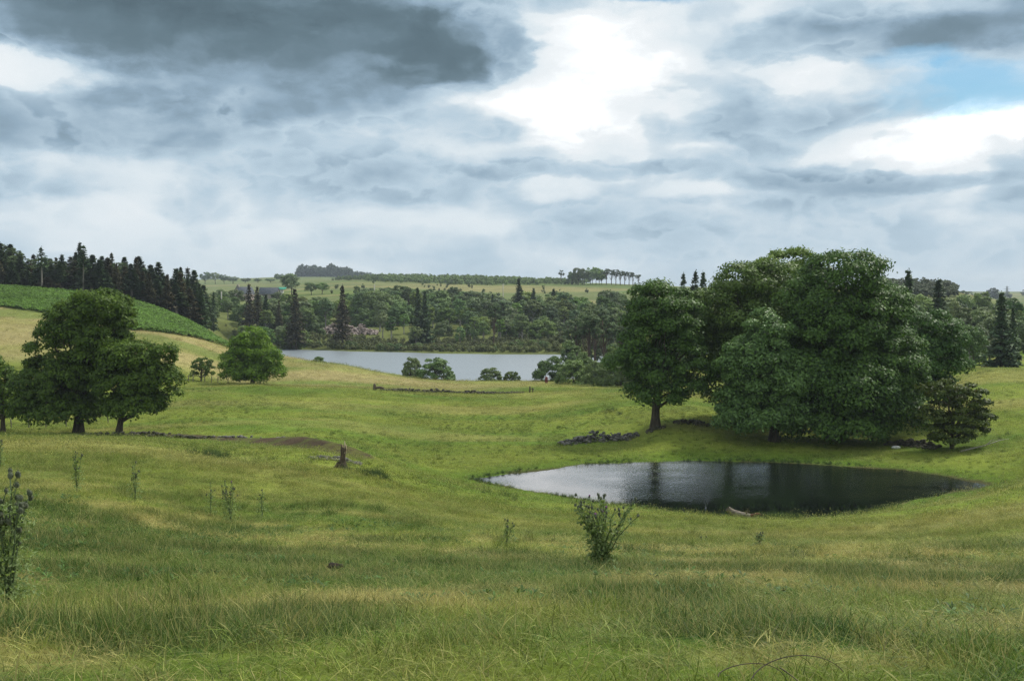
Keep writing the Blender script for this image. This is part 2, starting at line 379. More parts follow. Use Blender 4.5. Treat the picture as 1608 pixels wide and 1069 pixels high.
def pxof(x, y): return CX + F * x / np.maximum(y, .5)
C_GREEN = np.array([.078, .155, .014]); C_LUSH = np.array([.036, .10, .010]); C_YEL = np.array([.20, .245, .034]); C_STRAW = np.array([.44, .36, .13])
C_TAN = np.array([.33, .28, .115]); C_FERN = np.array([.115, .215, .025]); C_MOOR = np.array([.15, .175, .06]); C_DIRT = np.array([.07, .048, .028]); C_BANK = np.array([.13, .15, .04])
def mixc(a, b, f): return a * (1 - f[:, None]) + b * f[:, None]
FERN_LO = ([-400, 0, 100, 200, 270, 350], [224, 226, 221, 217, 222, 236]); FERN_HI = ([-400, 0, 100, 200, 300, 350], [252, 252, 252, 253, 256, 252])
def fern_mask(x, y):
    p = pxof(x, y); return sstep(y, np.interp(p, *FERN_LO) - 1.5, np.interp(p, *FERN_LO) + 1.5) * (1 - sstep(y, np.interp(p, *FERN_HI), np.interp(p, *FERN_HI) + 6)) * (1 - sstep(p, 350, 362))
def land(x, y):
    """colour of the sward and its height factor"""
    p = pxof(x, y); r = np.hypot(x, y); n = len(x); c = np.tile(C_GREEN, (n, 1))
    a = fbm(x, y, 3.2, 4, 41); b = fbm(x, y, 9, 3, 43); e = fbm(x, y, 1.1, 3, 47); s = fbm(x * .35, y, 7, 4, 51)
    near = 1 - sstep(r, 22, 60)
    c = mixc(c, C_YEL, sstep(a * .5 + b * .5, .40, .60))
    c = mixc(c, C_STRAW, .75 * near * sstep(fbm(x * .8, y * 1.1, 1.5, 4, 57) * .7 + b * .3, .50, .60))
    c = mixc(c, C_LUSH, .9 * near * sstep(fbm(x, y, 1.7, 3, 61), .50, .60))
    mid = sstep(r, 25, 60)
    c = mixc(c, C_YEL * .95, .7 * mid); c = mixc(c, C_GREEN * 1.15, .6 * mid * sstep(s, .52, .68)); c = mixc(c, C_STRAW * .9, .38 * mid * sstep(fbm(x * .5, y, 12, 4, 71), .5, .7))
    # dry slope above the loch and on the hill to the left
    lo = np.interp(p, [-400, 0, 150, 290, 400, 540, 700, 820, 900], [165, 168, 172, 176, 172, 172, 178, 195, 235])
    tan = sstep(y, lo - 6, lo + 14) * (1 - sstep(y, 255, 280)) * (1 - sstep(p, 860, 960))
    c = mixc(c, C_TAN, tan * (.55 + .45 * sstep(s, .3, .5)) * (1 - .45 * sstep(p, 640, 800))); c = mixc(c, C_GREEN * 1.3, tan * .55 * sstep(fbm(x * .3, y, 9, 4, 81), .54, .7))
    fm = fern_mask(x, y); c = mixc(c, C_FERN, fm)
    far = sstep(y, 255, 300); c = mixc(c, C_BANK, far); c = mixc(c, C_MOOR, sstep(y, 430, 520))
    c = mixc(c, C_GREEN * .9, sstep(y, 480, 560) * .6 * sstep(fbm(x * .4, y, 60, 4, 91), .5, .66)); c = mixc(c, C_TAN * .9, sstep(y, 430, 520) * .6 * sstep(fbm(x * .3, y, 45, 4, 95), .55, .7))
    sd = poly_sd(x, y, POND); c = mixc(c, C_GREEN * 1.05, .7 * (1 - sstep(sd, .5, 5)) * (sd > -2)); c = mixc(c, C_DIRT, .8 * (1 - sstep(sd + 2.2 * (fbm(x, y, 3, 3, 19) - .5), .1, .6)))
    # worn earth of the old dyke running past the trees on the left
    py_ = np.interp(p, [150, 250, 400, 480, 540, 600], [101, 98, 90, 84, 79, 77]); wd = np.interp(p, [120, 200, 380, 500, 560, 590], [1.2, 2.5, 5.5, 9.5, 8, 0.1])
    dm = (1 - sstep(np.abs(y - py_) + 2.5 * (fbm(x, y, 2, 3, 99) - .5), wd * .5, wd)) * ((p > 120) & (p < 590))
    c = mixc(c, C_DIRT, dm * (.65 + .35 * sstep(fbm(x, y, 1.2, 3, 17), .4, .6)))
    h = 1.0 - .75 * dm
    for tx, ty, rr in SHADE: q = np.hypot(x - tx, y - ty); h = h * (1 - .5 * (1 - sstep(q, rr * .3, rr)))
    return c, h, dm, fm
SHADE = [(*at(px, 600, d)[:2], r) for px, d, r in [(1312, 102, 7.5), (1190, 105, 5), (1440, 106, 5), (1500, 95, 3), (120, 103, 5), (188, 101, 3)]]  # thin sward below the crowns

def build_ground():
    r = [0.6]
    while r[-1] < 6500:
        v = r[-1]; r.append(v * (1.03 if v < 3 else 1.016 if v < 50 else 1.008 if v < 120 else 1.012 if v < 380 else 1.02 if v < 1500 else 1.035))
    r = np.array(r); th = np.concatenate([np.linspace(-math.pi, -.75, 40)[:-1], np.linspace(-.75, -.52, 20)[:-1], np.linspace(-.52, .52, 300), np.linspace(.52, .75, 20)[1:], np.linspace(.75, math.pi, 40)[1:-1]])
    R, TH = np.meshgrid(r, th, indexing='ij'); x = (R * np.sin(TH)).ravel(); y = (R * np.cos(TH)).ravel(); z = ground(x, y)
    nr, nt = R.shape; i = np.arange(nr - 1)[:, None] * nt; j = np.arange(nt)[None]; j2 = (j + 1) % nt
    f = np.stack([i + j, i + nt + j, i + nt + j2, i + j2], -1).reshape(-1, 4)
    V = np.stack([x, y, z], 1); V = np.vstack([V, [[0, 0, z[:nt].mean()]]]); k = np.arange(nt); f3 = np.stack([k, (k + 1) % nt, np.full(nt, nr * nt)], 1)
    c = land(V[:, 0], V[:, 1])[0]
    m, t, out = mat_new('ground')
    col = attr(t, 'col').outputs['Color']; pos = t.new('ShaderNodeNewGeometry').outputs['Position']
    n = t.noise(pos, 1.3, 6, .65); nb = t.noise(pos, .06, 5, .6); nf = t.noise(pos, 9, 4, .7)
    k1 = t.math('MULTIPLY', t.rng(n, .25, .75, .72, 1.15), t.rng(nb, .3, .7, .8, 1.15)); k1 = t.math('MULTIPLY', k1, t.rng(nf, .2, .8, .75, 1.15))
    p = t.new('ShaderNodeBsdfPrincipled'); t.put(p.inputs['Base Color'], t.vmath('MULTIPLY', col, k1)); p.inputs['Roughness'].default_value = 1; p.inputs['Specular IOR Level'].default_value = .1
    bp = t.new('ShaderNodeBump'); bp.inputs['Strength'].default_value = .6; bp.inputs['Distance'].default_value = .25
    t.put(bp.inputs['Height'], t.math('ADD', n, t.math('MULTIPLY', nf, .4))); t.l.new(bp.outputs[0], p.inputs['Normal']); t.l.new(p.outputs[0], out.inputs[0])
    link('ground', mk_mesh('ground', V, [f, f3], {'col': c}, m, True), kind='structure', label='rolling rough pasture and hills running to the horizon')
build_ground()

def water(name, P, z, mat, grow, label):
    c = P.mean(0); Q = c + (P - c) * grow; V = np.column_stack([Q, np.full(len(Q), z)])
    import bmesh
    bm = bmesh.new(); f = bm.faces.new([bm.verts.new(v) for v in V]); f.normal_update()
    if f.normal.z < 0: f.normal_flip()
    bmesh.ops.triangulate(bm, faces=bm.faces[:]); me = bpy.data.meshes.new(name); bm.to_mesh(me); bm.free(); me.materials.append(mat)
    link(name, me, kind='structure', label=label)
water('pond_water', POND, POND_Z, water_mat('pond_water', (.006, .008, .007), 4.0, (72, 77), .8, lee=(2, 9)), 1.12, 'dark round pond in the pasture below the sycamores')
water('loch_water', LOCH, LOCH_Z, water_mat('loch_water', (.15, .18, .20), .9, (120, 121), 1.0, .36), 1.06, 'pale grey loch beyond the dry slope')

# ------------------------------------------------------------------ foliage
def unit(n, rng):
    v = rng.normal(size=(n, 3)); return v / np.linalg.norm(v, axis=1)[:, None]
def leaves(C, N, size, rng, aspect=.62, fold=.22):
    """one folded leaf spray (two triangles) per centre C with normal N"""
    n = len(C); N = N / (np.linalg.norm(N, axis=1)[:, None] + 1e-9); T = np.cross(N, unit(n, rng)); T /= np.linalg.norm(T, axis=1)[:, None] + 1e-9; B = np.cross(N, T)
    s = (np.broadcast_to(size, (n,)) * rng.uniform(.6, 1.35, n))[:, None]
    V = np.stack([C - T * s * .55, C + B * s * aspect * .5 - N * s * fold, C + T * s * .55, C - B * s * aspect * .5 - N * s * fold], 1).reshape(-1, 3)
    return V, np.arange(n * 4).reshape(-1, 4), np.repeat(rng.random(n), 4)
def lobes_of(masses, n, rng, zmin=-.55, inner=.25, gap=0):
    M = np.array(masses, float); w = (M[:, 3] * M[:, 4] + M[:, 3] * M[:, 5] + M[:, 4] * M[:, 5]); w /= w.sum(); out = []; dirs = []
    tries = 0
    while len(out) < n and tries < n * 60:
        tries += 1
        k = rng.choice(len(M), p=w); d = unit(1, rng)[0]
        if d[2] < zmin: continue
        f = rng.uniform(.3, .75) if rng.random() < inner else rng.uniform(.8, 1.0)
        c = M[k, :3] + d * M[k, 3:] * f
        q = (((c - M[:, :3]) / M[:, 3:]) ** 2).sum(1); q[k] = 9
        if q.min() < .5 and rng.random() < .85: continue
        if gap and out and (((np.array(out) - c) * [1, 1, 1.35]) ** 2).sum(1).min() < gap * gap: continue
        out.append(c); dirs.append(d)
    return np.array(out), np.array(dirs)
def crown_mesh(name, masses, mat, n_lobes, per, lobe_r, leaf, seed, zmin=-.55, inner=.25, flat=.72, spread=.38, up=.55, gap=0):
    rng = np.random.default_rng(seed); L, Dr = lobes_of(masses, n_lobes, rng, zmin, inner, gap); n_lobes = len(L)
    k = np.repeat(np.arange(n_lobes), per); d = unit(len(k), rng); d = d + Dr[k] * .5 + [0, 0, up]; d /= np.linalg.norm(d, axis=1)[:, None]
    lr = (lobe_r * rng.uniform(.65, 1.3, n_lobes))[k, None]
    C = L[k] + d * lr * rng.uniform(.55, 1.05, (len(k), 1)) * [1, 1, flat] + rng.normal(0, .09, (len(k), 3)) * lobe_r
    N = d * 1.0 + np.array([0, 0, .25]) + rng.normal(0, spread, (len(k), 3))
    V, Fq, a = leaves(C, N, leaf, rng)
    return mk_mesh(name, V, Fq, {'rnd': a}, mat), L
def trunk_mesh(name, H0, r0, tips, mat, seed, lean=(0, 0), fork=None, flare=1.5, thin=.16):
    """trunk up to height H0 and limbs bending out to the given tips"""
    rng = np.random.default_rng(seed); g = Geo(); n = 9; tt = np.linspace(0, 1, n)
    P = np.stack([lean[0] * tt + .12 * r0 * np.sin(tt * 5 + seed), lean[1] * tt + .12 * r0 * np.cos(tt * 4), tt * H0], 1)
    R = r0 * (1 - .62 * tt); R[0] *= flare; R[1] *= 1.08; P[0, 2] = -.25
    g.tube(P, R, 10)
    for q in tips:
        q = np.asarray(q, float); h = np.clip((q[2] / H0) * rng.uniform(.35, .62), .22, .97)
        b = np.array([np.interp(h, tt, P[:, i]) for i in range(3)]); rb = np.interp(h, tt, R) * rng.uniform(.32, .52)
        m = b * .5 + q * .5 + np.array([0, 0, rng.uniform(-.05, .16) * np.linalg.norm(q - b)]) + rng.normal(0, .08, 3) * np.linalg.norm(q - b)
        s = np.linspace(0, 1, 6)[:, None]; path = (1 - s) ** 2 * b + 2 * s * (1 - s) * m + s * s * q; path[1:-1] += rng.normal(0, .03 * np.linalg.norm(q - b), (4, 3))
        g.tube(path, rb * (1 - .85 * s[:, 0]) + .012, 5, cap=False)
    return g.mesh(name, mat, True)
BARK = rough_mat('bark', (.035, .028, .02), (.11, .09, .065), 2.2, bump=.8, stretch=(3, 3, .6))
BARK_PINE = rough_mat('pine_bark', (.05, .034, .024), (.14, .095, .065), 2.5, bump=.6, stretch=(3, 3, .7))
BARK_GREY = rough_mat('grey_bark', (.14, .12, .10), (.32, .29, .25), 2.5, bump=.6, stretch=(3, 3, .7))
BIRCH_BARK = rough_mat('birch_bark', (.12, .11, .10), (.42, .40, .36), 2.0, stretch=(2, 2, 3))
SYC = leaf_mat('sycamore_leaf', (.018, .05, .008), (.125, .22, .038), .18, .5, spec=.2)
SYC_OLIVE = leaf_mat('olive_sycamore_leaf', (.028, .062, .010), (.165, .245, .045), .2, .5, spec=.2)
SYC_PALE = leaf_mat('pale_sycamore_leaf', (.03, .08, .013), (.175, .29, .07), .2, .45, spec=.3)
SYC_YEL = leaf_mat('yellowing_sycamore_leaf', (.06, .11, .016), (.20, .29, .05), .25, .5, spec=.15)
SYC_SHADED = leaf_mat('shaded_sycamore_leaf', (.026, .068, .012), (.10, .19, .036), .2, .5, spec=.2)  # shaded version of the sycamore leaf, the shade put into its colour
ASH = leaf_mat('ash_leaf', (.026, .058, .008), (.14, .215, .03), .25, .5, spec=.12)
BRIGHT = leaf_mat('field_maple_leaf', (.055, .115, .01), (.20, .32, .03), .3, .5, spec=.12)
ROWAN = leaf_mat('rowan_leaf', (.03, .05, .01), (.115, .15, .025), .2, .5, spec=.15, warm=(.10, .055, .018))
WILLOW = leaf_mat('willow_leaf', (.05, .095, .02), (.17, .25, .065), .2, .5, objvar=.6, spec=.15)
MIXED = leaf_mat('thicket_leaf', (.055, .105, .018), (.19, .29, .06), .2, .5, objvar=1.2, spec=.15)
SPRUCE = leaf_mat('spruce_needle', (.026, .054, .024), (.105, .16, .06), .08, .6, objvar=.5, spec=.12)
SPRUCE_BR = leaf_mat('browning_spruce_needle', (.036, .042, .018), (.135, .115, .055), .08, .6, objvar=.5, spec=.12)
PINE = leaf_mat('pine_needle', (.03, .055, .018), (.11, .15, .05), .08, .6, objvar=.5, spec=.12)

def near_tree(name, label, cat, px, d, masses_px, mat, lobes, per, lobe_r, leaf, seed, r0, H0=.45, lean=(0, 0), bark=None, limbs=26, group=None, gapf=1.05, flat=.62, **kw):
    """a tree of its own: its crown is built up from masses measured in photo pixels (column, row, half-width, half-height, depth offset in m)"""
    b = spot(px, d); root = link(name, None, loc=b, label=label, cat=cat, group=group)
    S = d / F; M = []
    for m in masses_px:
        dz = m[4] if len(m) > 4 else 0; p = at(m[0], m[1], d) - b; rx, rz = m[2] * S, m[3] * S; M.append((p[0], dz, p[2], rx, rx if len(m) < 6 else m[5] * S, rz))
    # lobes stick out past their mass: keep the outline where it was measured
    M = [(x, y, z, max(a - lobe_r * .55, .3), max(c - lobe_r * .55, .3), max(e - lobe_r * .45, .3)) for x, y, z, a, c, e in M]
    cr, L = crown_mesh('crown', M, mat, lobes, per, lobe_r, leaf, seed, gap=lobe_r * gapf, flat=flat, **kw)
    top = max(m[2] + m[5] for m in M); rng = np.random.default_rng(seed + 1)
    tips = L[rng.choice(len(L), min(limbs, len(L)), replace=False)]
    link('trunk', trunk_mesh('trunk', top * H0, r0, tips, bark or BARK, seed, lean), root); link('crown', cr, root)
    return root
# sycamores around the pond, right
near_tree('sycamore_tree', 'lone sycamore with a bare trunk showing, left of the big clump', 'tree', 1030, 105,
    [(1040, 490, 62, 48), (1010, 520, 40, 55), (1070, 530, 42, 50), (985, 568, 40, 36), (1030, 580, 48, 45), (1082, 590, 32, 48, -1.5), (1040, 622, 40, 24, -1), (1000, 610, 26, 26)], SYC, 105, 430, 1.35, .28, 11, .42, .6)
near_tree('sycamore_tree', 'tall sycamore with a rounded top rising behind the pale bushy one', 'tree', 1145, 109,
    [(1190, 450, 72, 42), (1130, 490, 55, 48), (1180, 510, 85, 60), (1110, 560, 45, 55), (1140, 610, 55, 45), (1230, 540, 60, 60), (1165, 560, 70, 60)], SYC_OLIVE, 125, 420, 1.55, .29, 12, .5, .6)
near_tree('sycamore_tree', 'yellowish green treetop at the back of the sycamore clump', 'tree', 1240, 116,
    [(1235, 430, 62, 40), (1215, 470, 60, 50), (1265, 470, 50, 60), (1240, 540, 70, 70)], SYC_YEL, 90, 320, 1.4, .31, 13, .5, .6)
near_tree('sycamore_tree', 'pale sheened bushy sycamore with branches sweeping to the grass', 'tree', 1215, 100,
    [(1205, 525, 45, 42), (1190, 570, 62, 50), (1215, 600, 75, 50), (1180, 635, 58, 38), (1230, 648, 60, 30), (1175, 655, 56, 24, -1.5)], SYC_PALE, 130, 370, 1.25, .27, 14, .45, .5, zmin=-.8)
near_tree('sycamore_tree', 'largest dark domed sycamore in the clump above the pond', 'tree', 1312, 102,
    [(1325, 438, 66, 48), (1290, 480, 60, 55), (1365, 490, 62, 60), (1325, 530, 90, 70), (1275, 590, 55, 60, -2), (1380, 580, 70, 75, -1), (1325, 610, 95, 62, -1.5), (1300, 655, 60, 32, -2), (1395, 635, 52, 45, -1), (1310, 668, 75, 20, -3), (1400, 660, 45, 24, -1), (1255, 660, 45, 24, -2.5)], SYC, 215, 470, 1.6, .29, 15, .75, .5, zmin=-.8, limbs=34)
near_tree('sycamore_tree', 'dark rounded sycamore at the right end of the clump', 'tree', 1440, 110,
    [(1465, 530, 50, 45), (1440, 560, 50, 65), (1485, 570, 36, 45), (1455, 610, 55, 40), (1410, 490, 40, 55, 3), (1405, 540, 45, 60, 3)], SYC_SHADED, 110, 400, 1.45, .29, 16, .45, .6, lean=(1.2, 0))
near_tree('rowan_tree', 'low dark spreading rowan with rusty leaves right of the sycamores', 'tree', 1495, 94.5,
    [(1485, 612, 38, 20), (1520, 625, 34, 26), (1470, 650, 30, 24), (1510, 655, 46, 26), (1485, 680, 36, 22, -1), (1530, 672, 24, 18)], ROWAN, 80, 170, .8, .26, 17, .16, .6, zmin=-.5, flat=.36, gapf=1.25, limbs=34)
# trees on the left
near_tree('ash_tree', 'tall spreading tree with open branches, left of the track', 'tree', 122, 103,
    [(155, 488, 56, 36), (120, 505, 50, 34), (185, 500, 26, 44), (85, 530, 32, 24), (60, 545, 26, 18), (150, 550, 40, 30), (100, 575, 40, 26), (65, 610, 45, 34), (100, 635, 60, 26), (55, 640, 35, 24), (150, 600, 32, 45), (40, 585, 16, 14), (150, 560, 50, 42), (145, 530, 58, 42), (110, 600, 62, 44), (60, 595, 42, 38), (105, 648, 66, 20)], ASH, 235, 210, 1.1, .30, 21, .42, .78, lean=(.8, 0), zmin=-.35, inner=.2, limbs=48, gapf=.75)
near_tree('ash_tree', 'shorter bushy tree leaning right beside the tall spreading one', 'tree', 186, 100.5,
    [(205, 560, 48, 30), (255, 560, 28, 22), (195, 600, 52, 38), (250, 595, 32, 30), (210, 635, 55, 26), (180, 640, 26, 22), (262, 625, 18, 22)], ASH, 130, 200, 1.05, .28, 22, .3, .6, lean=(1.0, 0), limbs=32, gapf=.8)
near_tree('thorn_bush', 'dark shrub mass at the left edge behind the spreading tree', 'bush', 5, 108,
    [(5, 610, 30, 45), (-30, 600, 40, 60), (15, 640, 28, 28), (-60, 620, 40, 50)], ASH, 110, 110, .9, .3, 23, .25, .5)
near_tree('maple_tree', 'rounded bright green tree standing alone on the dry slope', 'tree', 397, 169,
    [(393, 548, 34, 34), (375, 570, 30, 26), (415, 565, 30, 28), (425, 582, 26, 18), (395, 582, 44, 18), (362, 585, 18, 15)], BRIGHT, 90, 210, 1.3, .36, 24, .35, .5, zmin=-.85)
near_tree('hawthorn_tree', 'thin sparse hawthorn by the fence left of the bright tree', 'tree', 316, 171,
    [(318, 575, 18, 15), (308, 585, 10, 12), (330, 585, 11, 12)], ASH, 34, 60, .6, .28, 25, .14, .5)

# ------------------------------------------------------------------ kinds that repeat across the valley
def conifer(name, H, R, mat, seed, base=.08, n_wh=34, droop=.25, dens=1.35, top=.0, ragged=.25):
    rng = np.random.default_rng(seed); C = []; N = []; S = []
    for i in range(n_wh):
        t = base + (1 - base) * (i + rng.uniform(-.3, .3)) / n_wh; z = H * t
        rad = R * ((1 - t) / (1 - base)) ** .82 + .12
        for k in range(int(rng.integers(7, 11))):
            Lb = rad * (1 - ragged * rng.random()); az = rng.uniform(0, 2 * math.pi); m = max(3, int(Lb / .42 * dens * 1.6))
            s = np.sort(rng.uniform(.15, 1.0, m)) * Lb; dirn = np.array([math.cos(az), math.sin(az), 0])
            P = dirn * s[:, None]; P[:, 2] = z - droop * s + .10 * s * s / max(Lb, .3) * droop * 4 * .3
            side = np.array([-math.sin(az), math.cos(az), 0]); P += side * rng.normal(0, .16, (m, 1)) * (.4 + s[:, None] * .35); P[:, 2] += rng.normal(0, .10, m)
            C.append(P); N.append(np.tile([0, 0, 1.0], (m, 1)) + dirn * .35 + rng.normal(0, .42, (m, 3))); S.append(np.full(m, .8) * (1.15 - .35 * t))
    C.append(np.column_stack([rng.normal(0, .05, (6, 2)), np.linspace(H * .96, H * 1.01, 6)])); N.append(rng.normal(0, 1, (6, 3))); S.append(np.full(6, .3))
    C = np.vstack(C); V, Fq, a = leaves(C, np.vstack(N), np.concatenate(S), rng, .55, .3)
    g = Geo(); zz = np.linspace(-.3, H * .98, 7); g.tube(np.column_stack([zz * 0, zz * 0, zz]), np.linspace(H * .017, .02, 7), 6)
    return g.mesh(name + '_trunk', BARK_GREY if base > .3 else BARK, True), mk_mesh(name + '_crown', V, Fq, {'rnd': a}, mat), H
def broadleaf(name, H, R, mat, seed, lobes=46, per=60, base=.22, leaf=.42, shape=1.0, bark=None, lr=None, zmin=-.6):
    rng = np.random.default_rng(seed); hh = H * (1 - base) / 2; cz = H * base + hh; M = [(0, 0, cz, R * .72, R * .72, hh * .8)]
    for i in range(4):
        a = rng.uniform(0, 6.28); q = rng.uniform(.25, .5) * R; M.append((math.cos(a) * q, math.sin(a) * q, cz + rng.uniform(-.5, .4) * hh * shape, R * rng.uniform(.4, .55), R * rng.uniform(.4, .55), hh * rng.uniform(.4, .55)))
    cr, L = crown_mesh(name + '_crown', M, mat, lobes, per, lr or R * .27, leaf, seed, zmin=zmin, up=.1 if base < .1 else .45)
    return trunk_mesh(name + '_trunk', H * .6, H * .018 + .04, L[:10], bark or BARK, seed), cr, H
def dome(name, H, R, mat, seed, lobes=80, per=70, leaf=.34):
    rng = np.random.default_rng(seed); M = [(0, 0, H * .08, R * .80, R * .80, H * .76)]
    for i in range(3):
        a = rng.uniform(0, 6.28); q = R * rng.uniform(.3, .45); M.append((math.cos(a) * q, math.sin(a) * q, H * .1, R * .5, R * .5, H * rng.uniform(.5, .72)))
    cr, L = crown_mesh(name + '_crown', M, mat, lobes, per, R * .2, leaf, seed, zmin=-.08, inner=.1, up=.1)
    return trunk_mesh(name + '_trunk', H * .4, H * .02 + .03, L[:8], BARK, seed), cr, H
def scots_pine(name, H, R, seed, base=.55, mat=PINE):
    rng = np.random.default_rng(seed); M = []
    for i in range(9):
        a = rng.uniform(0, 6.28); t = rng.uniform(base + .08, .93); q = R * rng.uniform(.2, .65) * (1.1 - (t - base)); M.append((math.cos(a) * q, math.sin(a) * q, H * t, R * rng.uniform(.3, .45), R * rng.uniform(.3, .45), H * rng.uniform(.035, .055)))
    M.append((0, 0, H * .93, R * .5, R * .5, H * .05))
    cr, L = crown_mesh(name + '_crown', M, mat, 44, 48, R * .2, .45, seed, zmin=-.5, flat=.55)
    return trunk_mesh(name + '_trunk', H * .9, H * .02, L[:14], BARK_PINE, seed, lean=(rng.uniform(-.5, .5), 0), flare=1.2), cr, H
KIND = {
 'spruce': [conifer('spruce', 16, 3.1, SPRUCE, 31 + i, base=.06, ragged=.25 + .1 * i) for i in range(3)],
 'slim_spruce': [conifer('slim_spruce', 17, 2.2, SPRUCE, 41 + i, base=.14 + .1 * i, n_wh=34, ragged=.4) for i in range(3)],
 'brown_spruce': [conifer('brown_spruce', 17, 3.1, SPRUCE_BR, 51 + i, base=.16, n_wh=32, dens=1.1, ragged=.3) for i in range(2)],
 'bare_pine': [conifer('bare_pine', 16, 2.4, SPRUCE, 61 + i, base=.58, n_wh=13, ragged=.5, dens=.9) for i in range(2)],
 'pine': [scots_pine('pine', 12, 3.2, 71 + i) for i in range(3)],
 'birch': [broadleaf('birch', 9, 2.3, MIXED, 81 + i, bark=BIRCH_BARK, base=.2, shape=1.3) for i in range(4)],
 'willow': [dome('willow', 6, 3.2, WILLOW, 91 + i) for i in range(3)],
 'shrub': [dome('shrub', 3, 1.9, WILLOW, 101 + i, 50, 60, .26) for i in range(2)],
 'oak': [broadleaf('oak', 11, 4.6, MIXED, 111 + i, base=.24, lobes=60, leaf=.55) for i in range(3)],
}
RADIUS = {'spruce': 3.1, 'slim_spruce': 2.2, 'brown_spruce': 3.1, 'bare_pine': 2.4, 'pine': 3.2, 'birch': 2.3, 'willow': 3.2, 'shrub': 1.9, 'oak': 4.6}
NAMES = {'spruce': 'spruce_tree', 'slim_spruce': 'spruce_tree', 'brown_spruce': 'spruce_tree', 'bare_pine': 'pine_tree', 'pine': 'pine_tree', 'birch': 'birch_tree', 'willow': 'willow_bush', 'shrub': 'shrub', 'oak': 'broadleaf_tree'}
CATS = {'willow': 'bush', 'shrub': 'bush'}
def put(kind, px, d, ytop, label, group=None, wpx=None, H=None, v=None, lean=0):
    """a tree of a kind, standing in column px, d metres ahead, its top in photo row ytop (or H metres high); wpx: crown half-width in photo pixels"""
    b = spot(px, d); P = KIND[kind]; tm, cm, h0 = P[(v if v is not None else random.randrange(99)) % len(P)]
    if H is None: H = max(1.0, at(px, ytop, d)[2] - b[2])
    if kind in ('willow', 'shrub'): b[2] -= .14 * H; H *= 1.12          # leafy down to the ground
    sz = H / h0; sx = sz * random.uniform(.9, 1.1) if wpx is None else wpx * d / F / RADIUS[kind]
    o = link(NAMES[kind], None, loc=b, label=label, cat=CATS.get(kind, 'tree'), group=group); o.scale = (sx, sx, sz); o.rotation_euler = (random.uniform(-.02, .02), random.uniform(-.02, .02) + lean, random.uniform(0, 6.28))
    link('trunk', tm, o); link('crown', cm, o); return o
# plantation on the hill to the left
top = lambda p: np.interp(p, [-80, 0, 12, 35, 60, 100, 130, 165, 185, 195, 212, 240, 265, 285, 300, 318, 330], [380, 378, 384, 392, 398, 394, 383, 388, 396, 404, 402, 414, 414, 416, 424, 440, 470])
LP = 'dark conifer in the plantation along the hilltop on the left'
for row, (d0, dy, step) in enumerate([(262, 14, 13), (274, 6, 11), (290, 0, 12)]):
    p = -70.0
    while p < 322:
        q = p + random.uniform(-4, 4); d = d0 + random.uniform(-4, 4) + max(0, q - 240) * .12
        put(random.choice(['slim_spruce', 'spruce', 'pine' if q < 200 else 'slim_spruce', 'brown_spruce', 'slim_spruce'] if row else ['spruce', 'brown_spruce', 'slim_spruce']), q, d, top(q) + dy + random.uniform(-5, 24), '%s conifer, %s row of the plantation, %s' % (random.choice(['dark', 'ragged dark']), ['front', 'second', 'back'][row], next(s for l, s in ((40, 'at the far left'), (100, 'between the two bare-trunked pines') if q > 66 else (66, 'left of the bare-trunked pines'), (131, 'between the two bare-trunked pines'), (190, 'just right of the bare-trunked pines'), (250, 'above the bracken slope'), (999, 'at its lower right end')) if q < l)), 'plantation conifers', wpx=random.uniform(14, 26)); p += step * .85 * random.uniform(.8, 1.2)
put('bare_pine', 66, 256, 387, 'pine with long pale bare trunk fronting the plantation, left of two', wpx=15, v=0)
put('bare_pine', 131, 256, 384, 'pine with long pale bare trunk fronting the plantation, right of two', wpx=17, v=1)
for px, d, yt, w, k in [(335, 330, 458, 9, 'slim_spruce'), (323, 320, 462, 8, 'slim_spruce')]:
    put(k, px, d, yt, 'slim dark spruce at the foot of the plantation near the loch', 'slim spruces at the plantation foot', wpx=w)
